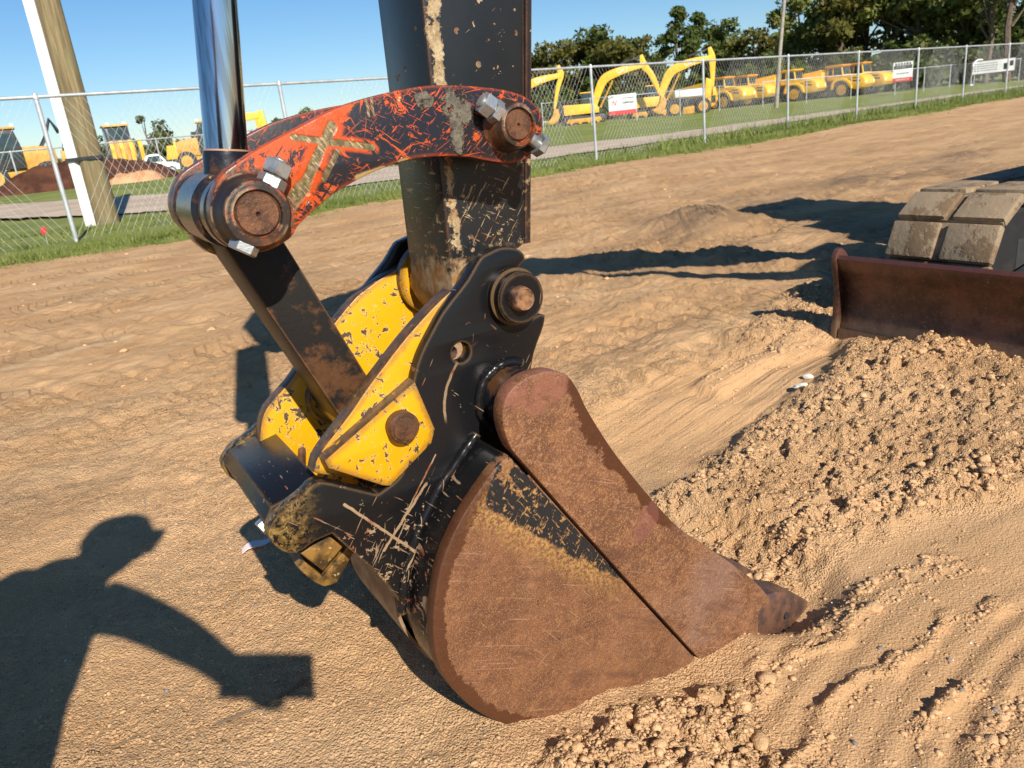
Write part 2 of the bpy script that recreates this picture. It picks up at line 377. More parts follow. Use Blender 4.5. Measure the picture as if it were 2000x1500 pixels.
G = {
    'windrow': ((0.363, 1.955), (0.634, 2.223), (0.826, 2.396), (1.133, 2.625), (1.369, 2.8), (1.601, 2.781), (1.903, 2.663), (2.028, 2.425), (1.472, 1.709), (1.286, 1.726), (1.053, 1.738), (0.872, 1.695), (0.727, 1.661), (0.566, 1.571), (0.463, 1.48), (0.427, 1.601), (0.378, 1.767)),
    'windcrest': ((0.405, 1.944), (0.63, 2.101), (0.842, 2.25), (1.133, 2.454), (1.445, 2.638), (1.806, 2.633), (2.064, 2.472)),
    'windcrest2': ((0.464, 1.558), (0.639, 1.668), (0.824, 1.764), (1.083, 1.839), (1.379, 1.863), (1.634, 1.828)),
    'swath': ((0.225, 2.531), (0.617, 2.872), (0.977, 3.024), (1.405, 3.269), (1.356, 2.952), (1.1, 2.637), (0.763, 2.367), (0.537, 2.167), (0.381, 2.037), (0.256, 2.125)),
    'swathridge': ((0.769, 2.753), (0.906, 2.869), (1.109, 2.973), (1.303, 3.135), (1.554, 3.396)),
    'bladepile': ((1.148, 3.2), (1.371, 3.481), (1.633, 3.811), (1.766, 3.869)),
    'bladefront': ((1.432, 2.847), (1.568, 2.794), (1.683, 2.749), (1.74, 2.53)),
    'ridge1': ((0.328, 1.131), (0.415, 1.203), (0.524, 1.28), (0.638, 1.347), (0.762, 1.421), (0.885, 1.481), (1.014, 1.499)),
    'ridge2': ((0.419, 0.993), (0.499, 1.077), (0.538, 1.124), (0.645, 1.187), (0.765, 1.262), (0.872, 1.322), (0.991, 1.356)),
    'ridge3': ((0.637, 1.031), (0.702, 1.098), (0.759, 1.131), (0.814, 1.143)),
    'ridge4': ((0.674, 0.883), (0.74, 0.991), (0.788, 1.045), (0.869, 1.098)),
    'ridge5': ((0.554, 1.354), (0.678, 1.438), (0.832, 1.515), (0.986, 1.553)),
    'cloddy': ((0.04, 1.048), (0.108, 1.086), (0.226, 1.161), (0.331, 1.187), (0.391, 1.162), (0.357, 1.037), (0.415, 0.982), (0.49, 0.908), (0.412, 0.826), (0.005, 0.877), (-0.017, 0.999)),
    'mound': ((1.818, 6.733),),
    'moundline': ((1.669, 6.868), (2.188, 7.199), (2.931, 7.36), (4.107, 8.351)),
    'straw': ((-2.925, 4.002), (-2.703, 4.201), (-2.579, 4.411), (-2.35, 4.58)),
    'ridge6': ((2.774, 4.363), (2.118, 4.259), (1.841, 4.607), (1.488, 5.139), (0.87, 5.675)),
    'shadowdamp': ((1.524, 9.66), (2.699, 8.872), (4.894, 9.971), (8.24, 12.579), (5.58, 8.467), (2.625, 4.887), (1.686, 4.706), (1.179, 6.261)),  # ground colour darkened over the machine's shadow area, together with damp
}

# ================================================================== MATERIALS: ground
def m_dirt():
    b = MB('sandy_dirt'); p = b.obj()
    rough = b.attr('rough'); damp = b.attr('damp'); pale = b.attr('pale')
    n1 = b.noise(1.3, 5, .6); n2 = b.noise(9, 5, .6); n3 = b.noise(140, 4, .7); n4 = b.noise(520, 2, .6)
    c = b.mix((.548, .320, .152), (.684, .428, .224), n1.step(.3, .7))
    c = b.mix(c, (.50, .29, .135), (n2.step(.52, .75))*.6)
    c = b.mix(c, (.72, .47, .25), n3.step(.52, .8)*.7)
    c = b.mix(c, (.30, .175, .08), n3.step(.45, .25)*.5)
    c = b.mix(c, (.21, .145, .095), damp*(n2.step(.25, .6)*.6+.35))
    c = b.mix(c, (.66, .46, .265), pale*.8)
    st = b.noise(90, 2, .5).step(.66, .74)*b.vor(55, out=1 if False else 0).step(.30, .12)
    c = b.mix(c, (.42, .37, .32), st*.6)
    c = b.mix(b.mix(c, (.40, .245, .125), .6), c, rough.step(.05, .42))
    grain = b.vor(210)*-1.1 + b.vor(110)*-.7 + n4*.6 + b.noise(120, 4, .8)*1.2 + b.noise(19, 4, .7)*.9
    # cleat prints of machines in rows along the fence, and long drawn wheel lines
    x, y, z = b.xyz(); a = x*.787 + y*.617; q = y*.787 - x*.617; wv = b.noise(.9, 2) - .5
    qw = q + wv*.5; rows = b.math('SINE', qw*6.3).step(.05, .45)*b.noise(.8, 3, .6, v=b.map((1, 1, 1), (0, 0, 0), (3, 8, 1))).step(.42, .56)
    cle = b.math('SINE', a*46 + b.math('SINE', qw*6.3)*2.2 + wv*9).step(-.2, .65)
    lines = b.noise(1, 4, .65, v=b.map((.8, 16, 1), (0, 0, -.665)))
    far_ = y.step(2.3, 3.6)*b.noise(5, 3, .6).step(.30, .52)
    tread = b.bump((rows*cle*-1.0 + rows*-.3)*far_ + lines*1.5*y.step(1.8, 3.0), .9, .022)
    nr = b.bump(grain*((rough*1.0).min(.55)+.07), .95, .011, tread)
    return b.pbr(c, .95, 0, nr, spec=.15)
def m_clod():
    b = MB('dirt_clod'); n = b.noise(60, 4, .7); n2 = b.noise(6, 3)
    c = b.mix((.525, .310, .152), (.70, .454, .250), n.step(.3, .7)); c = b.mix(c, (.49, .30, .15), n2.step(.45, .7)*.6)
    return b.pbr(c, .95, 0, b.bump(b.noise(160, 4, .7), .8, .006), spec=.15)
def m_pebble(name, c1, c2):
    b = MB(name); return b.pbr(b.mix(c1, c2, b.noise(40, 3)), .7, 0, None, spec=.3)
def m_grass(name, c1, c2, c3):
    b = MB(name); p = b.geo('Position'); n = b.noise(.5, 4, .6, v=p); n2 = b.noise(5, 3, .6, v=p)
    c = b.mix(c1, c2, n.step(.35, .65)); c = b.mix(c, c3, n2.step(.5, .75)*.7)
    return b.pbr(c, .75, 0, b.bump(b.noise(30, 4, .7, v=p), .8, .05), spec=.2)
def m_road():
    b = MB('gravel_road'); n = b.noise(.8, 5, .6); n2 = b.noise(14, 4, .7)
    c = b.mix((.40, .31, .23), (.52, .42, .32), n.step(.3, .7)); c = b.mix(c, (.29, .22, .16), n2.step(.5, .75)*.5)
    return b.pbr(c, .95, 0, b.bump(n2, .6, .03), spec=.1)
DIRT = m_dirt(); CLOD = m_clod(); ROAD = m_road()
GRASS = m_grass('mown_grass', (.16, .20, .040), (.25, .27, .070), (.32, .29, .11))
BLADE = m_grass('grass_blades', (.135, .18, .036), (.21, .245, .062), (.34, .31, .13))

# ================================================================== GROUND
FD = np.array([.787, .617]); FN = np.array([-.617, .787]); FENCE_PERP = 13.18; FC = np.array([10.21, 24.75])
def along(t, perp=FENCE_PERP): return FC + FD*t + FN*(perp-FENCE_PERP)
OX, OY = -.0719, 1.0799                      # where the bucket touches the ground
SV = np.array([.8686, .4955]); WV = np.array([-.4955, .8686])

def base_height(x, y):
    s = (x-OX)*SV[0]+(y-OY)*SV[1]; w = (x-OX)*WV[0]+(y-OY)*WV[1]
    lo = sstep(s, .02, .42)*(1-sstep(s, 1.1, 2.0))*sstep(w, -1.6, -.5)*(1-sstep(w, .75, 1.3))
    h = -.085*lo - .035*sstep(s, -.03, .12)*np.exp(-((w+.02)/.12)**2)*(1-sstep(s, .10, .26))
    h = h + .05*pn(x*.35, y*.35, 5)*sstep(y, 2.5, 6)
    return h
def lines_mask(x, y, pts, wid): return 1 - sstep(dist_line(x, y, pts), wid*.25, wid)

def ground_fields(x, y):
    h = base_height(x, y)
    a = x*FD[0]+y*FD[1]; q = x*FN[0]+y*FN[1]
    near = 1 - sstep(y, 5, 12)
    wob = fbm(x, y, 7, 3, 40)*.05
    xx = x + wob; yy = y + fbm(x, y, 7, 3, 50)*.05
    wind = in_poly(xx, yy, G['windrow'], .07)
    clod = in_poly(xx, yy, G['cloddy'], .05)
    swath = in_poly(xx, yy, G['swath'], .06)
    crest = lines_mask(xx, yy, G['windcrest'], .20); crest2 = lines_mask(xx, yy, G['windcrest2'], .10)
    ridge = np.zeros_like(h); xr_ = xx + .05*fbm(x, y, 16, 3, 63); yr_ = yy + .05*fbm(x, y, 16, 3, 66)
    for k, wd, hh in (('ridge1', .024, .009), ('ridge2', .024, .009), ('ridge3', .026, .008), ('ridge4', .036, .011), ('ridge5', .016, .005)):
        ridge = ridge + hh*lines_mask(xr_, yr_, G[k], wd)*(.15+2.0*np.clip(fbm(x, y, 11, 3, 61)+.28, 0, 1))
    pile = lines_mask(xx, yy, G['bladepile'], .22); bfront = lines_mask(xx, yy, G['bladefront'], .20)
    mound = np.exp(-(((x-1.82)/.36)**2+((y-6.7)/.42)**2)); ml = lines_mask(xx, yy, G['moundline'], .5)
    swr = lines_mask(xx, yy, G['swathridge'], .10)
    rid6 = lines_mask(xx, yy, G['ridge6'], .35)
    right = sstep(x, .25, .5)*(1-sstep(y, 1.75, 2.0))           # smooth wheeled sand at the lower right
    smooth = np.clip(right*(1-wind)*(1-clod), 0, 1)
    rough = .50 - .42*smooth - .40*swath*(1-wind) + .7*wind + .75*clod + .5*crest2 + .6*pile + .6*bfront + .5*mound + .25*rid6
    rough = rough + .25*fbm(x, y, 2.2, 3, 70)*(1-smooth)
    rough = np.clip(rough + ridge*24, .06, 1.25)
    # large forms
    h = h + .004*wind + .012*crest*wind + .006*crest2 + ridge - .030*swath + .035*swr
    h = h + .03*pile + .014*bfront + .13*mound + .05*ml*(.5+fbm(x, y, 3, 3, 72)) + .05*rid6*(.5+fbm(x, y, 4, 3, 73))
    # wheel tracks run with the fence; hummocks between
    tr = pn(a*.9, q*4.5, 81)*.016 + pn(a*2.6, q*7, 82)*.014 + pn(a*5, q*9, 83)*.014
    h = h + tr*sstep(y, 2.0, 3.6)*(1-swath)*(1-.6*wind)
    qq_ = q + .10*pn(a*.25, q*0, 180); row = np.zeros_like(h)
    for q0 in (1.9, 2.5, 3.5, 4.1, 5.0, 5.6, 6.7, 7.3, 8.3, 8.9, 9.8):
        row = np.maximum(row, (1-sstep(np.abs(qq_-q0), .13, .20))*np.clip(pn(a*.45, q*0+q0*7, 181)*3+.55, 0, 1))
    bar_ = sstep(np.sin(a*42+(qq_*9)), .1, .75)
    h = h - row*(.010 + .026*bar_)*sstep(y, 2.2, 3.2)*(1-swath)*(1-wind)*(.6+.8*np.clip(fbm(x, y, 6, 2, 182)+.4, 0, 1))
    lug = np.maximum(0, np.sin(a*26+3*pn(a*.7, q*2, 84)))*np.maximum(0, pn(a*.4, q*1.8, 85))*.06
    h = h + lug*sstep(y, 3.8, 5)*sstep(x, -.5, 1)
    # wheel combing on the smooth sand
    rr = np.hypot(x-1.75, y-.05)
    h = h + smooth*(.0042*np.sin(rr*105+3*pn(x*2, y*2, 86)) * np.clip(pn(rr*7, x*.9, 87)*1.6+.5, 0, 1) + .006*pn(rr*26, x*.6, 89))
    h = h + .022*fbm(x, y, 3.2, 3, 88)*(1-.75*smooth)*near
    mid = sstep(y, 1.6, 2.4)*(1-.75*swath)*(1-wind)
    h = h + mid*(.020*fbm(x, y, 11, 4, 160) + .018*np.maximum(0, fbm(a, q*1.6, 5, 4, 164)-.1) + .022*domes(xx, yy, 6.5, 168, .35)*np.clip(fbm(x, y, 1.1, 2, 171)+.25, 0, 1))
    # crumbs
    rc = np.clip(rough-.32, 0, .62)
    wx = x + .045*fbm(x, y, 13, 3, 140) + .014*fbm(x, y, 45, 2, 142); wy = y + .045*fbm(x, y, 13, 3, 150) + .014*fbm(x, y, 45, 2, 152)
    big_ = np.clip(wind+clod+.5*pile, 0, 1)
    h = h + rc*((.024+.024*big_)*chunks(wx, wy, 11, 200)*np.clip(.35+1.6*fbm(x, y, 5, 2, 205), 0, 1) + .030*chunks(wx, wy, 25, 210) + .008*domes(wx, wy, 27, 94, .8) + .012*chunks(wx, wy, 55, 220) + (.022+.018*wind)*np.abs(fbm(wx, wy, 15, 4, 155)) + .020*fbm(x, y, 40, 3, 157))*near
    h = h + np.clip(rough, .1, .6)*(.010*domes(x, y, 78, 101, .8) + .006*fbm(x, y, 40, 3, 104))*(1-sstep(y, 2.4, 3.6))
    s_ = (x-OX)*SV[0]+(y-OY)*SV[1]; w_ = (x-OX)*WV[0]+(y-OY)*WV[1]
    h = h - .062*(1-sstep(np.hypot((s_-.77)/.20, (w_-.20)/.34), .6, 1.15))*sstep(w_, -.12, .0)      # dug out round the teeth
    # cracks in the broken crust beside the bucket
    cr = np.abs(pn(x*9, y*9, 110)+.5*pn(x*19, y*19, 111)); h = h - .03*clod*(1-sstep(cr, .012, .05))
    # sink a pit for the bucket's buried edge
    damp = np.clip(1.0*mound + .7*in_poly(x, y, G['shadowdamp'], .5)*(.5+1.2*fbm(x, y, 1.5, 3, 120)) + .34*np.clip(fbm(a*.45, q*1.6, 1.7, 4, 121)*2.6-.3, 0, 1)*(1-right)*sstep(y, 1.2, 2.4), 0, 1)  # damp soil, plus shadow painted into the colour beside the machine
    pale = lines_mask(x, y, G['straw'], .085)*1.0 + .35*rc*np.clip(fbm(x, y, 8, 2, 123)+.2, 0, 1) + .35*np.clip(fbm(a*.5, q*2.2, 1.1, 4, 124)*2.5-.2, 0, 1)
    return h, rough, damp, np.clip(pale, 0, 1)

def axis_fine(lo, hi, d, lo_end, hi_end, g=1.0155):
    mid = np.arange(lo, hi, d); up = [hi]; st = d
    while up[-1] < hi_end: st *= g; up.append(up[-1]+st)
    dn = [lo-d]; st = d
    while dn[-1] > lo_end: st *= g; dn.append(dn[-1]-st)
    return np.concatenate([dn[::-1], mid, up])
GX = axis_fine(-1.15, 2.35, .0068, -34, 60); GY = axis_fine(.82, 3.1, .0068, -9, 60)
XX, YY = np.meshgrid(GX, GY, indexing='xy')
ZZ, RO, DA, PA = ground_fields(XX.astype(np.float32), YY.astype(np.float32))
def ground_z(x, y):
    x = np.asarray(x, dtype=float); y = np.asarray(y, dtype=float)
    i = np.clip(np.searchsorted(GX, x)-1, 0, len(GX)-2); j = np.clip(np.searchsorted(GY, y)-1, 0, len(GY)-2)
    u = np.clip((x-GX[i])/(GX[i+1]-GX[i]), 0, 1); v = np.clip((y-GY[j])/(GY[j+1]-GY[j]), 0, 1)
    return (ZZ[j, i]*(1-u)+ZZ[j, i+1]*u)*(1-v)+(ZZ[j+1, i]*(1-u)+ZZ[j+1, i+1]*u)*v
def build_ground():
    nx, ny = len(GX), len(GY)
    co = np.stack([XX, YY, ZZ], -1).reshape(-1, 3)
    idx = np.arange(nx*ny).reshape(ny, nx)
    f = np.stack([idx[:-1, :-1], idx[:-1, 1:], idx[1:, 1:], idx[1:, :-1]], -1).reshape(-1, 4)
    cq = (co[f[:, 0], 0]*FN[0]+co[f[:, 0], 1]*FN[1]); f = f[cq < 12.9]
    o = from_np('dirt_ground', co, f, DIRT, smooth=True); tag(o, kind='structure')
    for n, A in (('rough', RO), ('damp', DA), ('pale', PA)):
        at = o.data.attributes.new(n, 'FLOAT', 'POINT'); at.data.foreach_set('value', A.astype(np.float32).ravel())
    return o
build_ground()

# grass beyond the yard, a gravel road through it
def sheet(name, ts, qs, zf, mat):
    T, Q = np.meshgrid(ts, qs, indexing='xy'); X = FC[0]+FD[0]*T+FN[0]*(Q-FENCE_PERP); Y = FC[1]+FD[1]*T+FN[1]*(Q-FENCE_PERP)
    Z = zf(X, Y, T, Q); n, m = T.shape; idx = np.arange(n*m).reshape(n, m)
    f = np.stack([idx[:-1, :-1], idx[:-1, 1:], idx[1:, 1:], idx[1:, :-1]], -1).reshape(-1, 4)
    return tag(from_np(name, np.stack([X, Y, Z], -1).reshape(-1, 3), f, mat, smooth=True), kind='structure')
def edge_q(t): return 11.22 + .55*pn(t*.35, 0*t+3, 131) + .35*pn(t*1.3, 0*t+7, 132) + .25*pn(t*4, 0*t, 133)
def grass_z(X, Y, T, Q):
    e = edge_q(T); return -.05 + .085*sstep(Q, e-.15, e+.25) + .07*pn(X*.25, Y*.25, 134)*sstep(Q, 13, 20) + .45*sstep(Q, 20, 46)
_t = np.concatenate([np.arange(-60, -30, 2.), np.arange(-30, 60, .25), np.arange(60, 160, 4.)])
_q = np.concatenate([np.arange(10.4, 13.4, .12), np.arange(13.4, 40, .7), np.arange(40, 190, 6.)])
sheet('grass_field', _t, _q, grass_z, GRASS)
def far_plain():
    bm = bmesh.new(); vs_ = [bm.verts.new((x, y, -.30)) for x, y in ((-3000, -3000), (3000, -3000), (3000, 3000), (-3000, 3000))]
    bm.faces.new(vs_); tag(from_bm('far_plain', bm, GRASS, None, 0), kind='structure')
far_plain()
def gravel_road():
    near = [(-60, 43), (-30, 27.5), (-12.1, 19.5), (-6.6, 16.7), (4.3, 23.6), (17.5, 35.5), (30, 45.3), (60, 69.5)]
    far = [(-70, 48), (-31, 32.5), (-16.7, 26.2), (-8.6, 23.8), (4.9, 30.8), (19, 39.2), (31, 48.6), (62, 73.3)]
    N, F = [], []
    for L, out in ((near, N), (far, F)):
        for (x0, y0), (x1, y1) in zip(L, L[1:]):
            for k in range(24):
                t = k/24; x = x0+(x1-x0)*t; y = y0+(y1-y0)*t; j = rnd.uniform(-.25, .25)
                out.append((x+FN[0]*j, y+FN[1]*j))
    N, F = np.array(N), np.array(F); rows = 9
    P = np.stack([N+(F-N)*k/(rows-1) for k in range(rows)]); X, Y = P[..., 0], P[..., 1]
    T = X*0; Q = (X*FN[0]+Y*FN[1]); Z = grass_z(X, Y, T, Q+3) + .03
    idx = np.arange(X.size).reshape(X.shape)
    f = np.stack([idx[:-1, :-1], idx[:-1, 1:], idx[1:, 1:], idx[1:, :-1]], -1).reshape(-1, 4)
    tag(from_np('gravel_road', np.stack([X, Y, Z], -1).reshape(-1, 3), f, ROAD, smooth=True), kind='structure')
gravel_road()
def field_z(x, y):
    X = np.array([float(x)]); Y = np.array([float(y)]); d = X-FC[0]; e = Y-FC[1]
    return float(grass_z(X, Y, d*FD[0]+e*FD[1], X*FN[0]+Y*FN[1])[0])

# ------------------------------------------------------------------ loose clods and pebbles
def ico(sub=1):
    bm = bmesh.new(); bmesh.ops.create_icosphere(bm, subdivisions=sub, radius=1)
    v = np.array([q.co[:] for q in bm.verts], dtype=np.float32); f = np.array([[q.index for q in p.verts] for p in bm.faces]); bm.free(); return v, f
def scatter_lumps(name, pts, rad, mat, sub=1, flat=.75, jag=.35, sink=.35, smooth=False):
    v, f = ico(sub); g = np.random.default_rng(5); n = len(pts); m = len(v)
    ang = g.uniform(0, 6.28, n); ca, sa = np.cos(ang)[:, None], np.sin(ang)[:, None]
    sc = g.uniform(.65, 1.25, (n, 3)); sc[:, 2] *= flat
    jit = 1 + g.uniform(-jag, jag, (n, m, 1))
    L = v[None]*jit*sc[:, None, :]*rad[:, None, None]
    x = L[..., 0]*ca - L[..., 1]*sa; y = L[..., 0]*sa + L[..., 1]*ca
    z0 = ground_z(pts[:, 0], pts[:, 1]) + rad*flat*(1-2*sink)*.6
    co = np.stack([x+pts[:, 0:1], y+pts[:, 1:2], L[..., 2]+z0[:, None]], -1).reshape(-1, 3)
    F = (f[None]+(np.arange(n)*m)[:, None, None]).reshape(-1, 3)
    return tag(from_np(name, co, F, mat, smooth=smooth), kind='stuff')
def sample_poly(poly, n, g):
    P = np.array(poly); lo, hi = P.min(0), P.max(0); q = g.uniform(lo, hi, (n*6, 2)); k = in_poly(q[:, 0], q[:, 1], poly, .04) > g.uniform(0, 1, n*6)
    return q[k][:n]
def sample_line(pts, n, wid, g):
    out = []; L = [math.dist(a, b) for a, b in zip(pts, pts[1:])]; tot = sum(L)
    for a, b, l in zip(pts, pts[1:], L):
        k = int(n*l/tot); t = g.uniform(0, 1, (k, 1)); o = g.normal(0, wid/2, (k, 2))
        out.append(np.array(a)+(np.array(b)-np.array(a))*t+o)
    return np.concatenate(out)
def clods():
    g = np.random.default_rng(3); big, small = [], []
    big.append(sample_poly(G['windrow'], 330, g)); small.append(sample_poly(G['windrow'], 5200, g))
    big.append(sample_poly(G['cloddy'], 110, g)); small.append(sample_poly(G['cloddy'], 2600, g))
    for k, n in (('windcrest', 150), ('windcrest2', 190), ('ridge1', 14), ('ridge2', 10), ('ridge3', 5), ('ridge4', 10)):
        big.append(sample_line(G[k], n, .02 if 'ridge' in k else .05, g)); small.append(sample_line(G[k], n*(22 if 'ridge' in k else 10), .028 if 'ridge' in k else .06, g))
    for k, n, w in (('swathridge', 130, .1), ('bladepile', 260, .16), ('bladefront', 200, .14), ('ridge5', 60, .02)):
        big.append(sample_line(G[k], n//2, w, g)); small.append(sample_line(G[k], n*3, w, g))
    NG = 18000; loose = np.stack([g.uniform(-1.3, 1.1, NG), .85+g.uniform(0, 1, NG)**1.5*2.2], -1); scatter_lumps('soil_grains', loose, np.clip(g.lognormal(-6.25, .5, NG), .0009, .0055), CLOD, 1, .5, .4, .44)
    b = np.concatenate(big); s = np.concatenate(small)
    scatter_lumps('dirt_clods', b, np.clip(g.lognormal(-5.1, .5, len(b)), .003, .019), CLOD, 2, .60, .26, .42)
    scatter_lumps('dirt_crumbs', s, np.clip(g.lognormal(-5.75, .5, len(s)), .0014, .0075), CLOD, 1, .6, .42)
    far = np.stack([g.uniform(-6, 9, 700), g.uniform(3.5, 11, 700)], -1); far = far[(far@FN) < 11]
    scatter_lumps('far_clods', far, np.clip(g.lognormal(-4.6, .45, len(far)), .005, .03), CLOD, 1, .45, .3, .45)
    pb = np.stack([g.uniform(-1.2, 1.0, 420), g.uniform(.85, 3.2, 420)], -1)
    scatter_lumps('pale_pebbles', pb[:160], g.uniform(.0015, .0042, 160), m_pebble('pale_stone', (.5, .44, .36), (.66, .62, .55)), 1, .6, .2)
    scatter_lumps('dark_pebbles', pb[260:], g.uniform(.002, .0065, 160), m_pebble('dark_stone', (.13, .12, .12), (.26, .24, .22)), 1, .6, .2)
clods()

# ------------------------------------------------------------------ grass blades along the fence
def grass_blades():
    g = np.random.default_rng(9)
    def tufts(n, t0, t1, qf, hm, wd, clump):
        c = max(1, n//clump); T = g.uniform(t0, t1, c); Q = qf(T, c)
        T = np.repeat(T, clump)+g.normal(0, .06, c*clump); Q = np.repeat(Q, clump)+g.normal(0, .06, c*clump)
        X = FC[0]+FD[0]*T+FN[0]*(Q-FENCE_PERP); Y = FC[1]+FD[1]*T+FN[1]*(Q-FENCE_PERP)
        Z = grass_z(X, Y, T, Q)-.01; n = len(X); h = g.uniform(.5, 1.3, n)*hm*np.repeat(g.uniform(.4, 1.5, c), clump)
        a = g.uniform(0, 6.28, n); w = wd*g.uniform(.6, 1.3, n); ln = g.normal(0, .45, (n, 2))*h[:, None]
        A = np.stack([X-np.cos(a)*w, Y-np.sin(a)*w, Z], -1); B = np.stack([X+np.cos(a)*w, Y+np.sin(a)*w, Z], -1)
        D = np.stack([X+ln[:, 0], Y+ln[:, 1], Z+h], -1)
        return np.stack([A, B, D], 1).reshape(-1, 3)
    parts = [tufts(30000, -27, 8, lambda T, c: edge_q(T)+.05+np.abs(g.normal(0, .75, c)), .085, .010, 7),
             tufts(16000, 8, 45, lambda T, c: edge_q(T)+.05+np.abs(g.normal(0, .9, c)), .13, .016, 7),
             tufts(9000, -8, 45, lambda T, c: 13.15+g.normal(0, .25, c), .26, .016, 9),
             tufts(22000, -32, 45, lambda T, c: g.uniform(13, 16.6, c), .07, .016, 7),
             tufts(4200, -26, 42, lambda T, c: edge_q(T)+.1-np.abs(g.normal(0, .5, c)), .08, .011, 10)]
    co = np.concatenate(parts); tag(from_np('grass', co, np.arange(len(co)).reshape(-1, 3), BLADE), kind='stuff')
grass_blades()

# ================================================================== MATERIALS: steel, paint, rust
RUST_A, RUST_B, RUST_C = (.060, .024, .012), (.155, .066, .028), (.27, .14, .06)
def rust_mix(b, sc=1.0):
    n = b.noise(26*sc, 5, .65); f = b.noise(260*sc, 3, .6)
    c = b.mix(RUST_A, RUST_B, n.step(.35, .62)); return b.mix(c, RUST_C, f.step(.55, .75)*.55)
def m_stick():
    b = MB('worn_charcoal_paint'); n = b.noise(4, 4, .6)
    c = b.mix((.008, .009, .011), (.016, .017, .019), n.step(.3, .7))
    chips = b.noise(62, 3, .55).step(.685, .70)*b.noise(9, 2).step(.42, .55)
    spots = b.vor(30).step(.17, .13)*b.noise(60, 2).step(.47, .53)
    e = (b.edge(.010) + (b.noise(70, 4, .7)-.5)*.2).step(.07, .12)
    sc = b.noise(1, 3, .6, v=b.map((26, 26, 260), (0, .55, 0))).step(.71, .73) + b.noise(1, 3, .6, v=b.map((30, 30, 300), (0, -.8, 0))).step(.725, .74)
    x, y, z = b.xyz(); wob = b.noise(55, 4, .7) - .5; lowz = z.step(1.06, .98)
    sc = sc + (b.noise(1, 3, .6, v=b.map((20, 20, 210), (0, .9, 0))).step(.63, .65) + b.noise(1, 3, .6, v=b.map((22, 22, 220), (0, -.5, 0))).step(.64, .66) + b.noise(40, 5, .75).step(.60, .62)*.8)*lowz
    # worn weld bead running down the front corner
    d = (x - .098 + (z-1.0)*-.02 - .018 + wob*.034).abs()
    bead = (d + (b.noise(8, 3, .6)-.5)*.030).step(.011, .007)*b.noise(19, 4, .75).step(.40, .46)*(y-.19).abs().step(.03, .012)
    low = (z + wob*.12).step(.80, .77)
    tan = b.mix((.24, .16, .075), (.46, .36, .21), b.noise(90, 5, .75).step(.38, .64))
    tan = b.mix(tan, (.16, .07, .025), b.noise(45, 4, .7).step(.5, .6))
    c = b.mix(c, b.mix(rust_mix(b), tan, b.noise(22, 2).step(.35, .5)), (chips + spots + sc).clamp())
    c = b.mix(c, tan, bead)
    c = b.mix(c, rust_mix(b), e*.9)
    c = b.mix(c, b.mix((.25, .12, .035), (.33, .26, .17), b.noise(34, 5, .7).step(.4, .65)), low*.92)
    r = b.mixf(.30, .7, (chips+spots+bead+e+low).clamp())
    return b.pbr(c, r, 0, b.bump(b.noise(9, 3)*.4 + (chips+spots+bead).clamp()*-.35 + b.noise(220, 2)*.05, .35, .004), spec=.32)
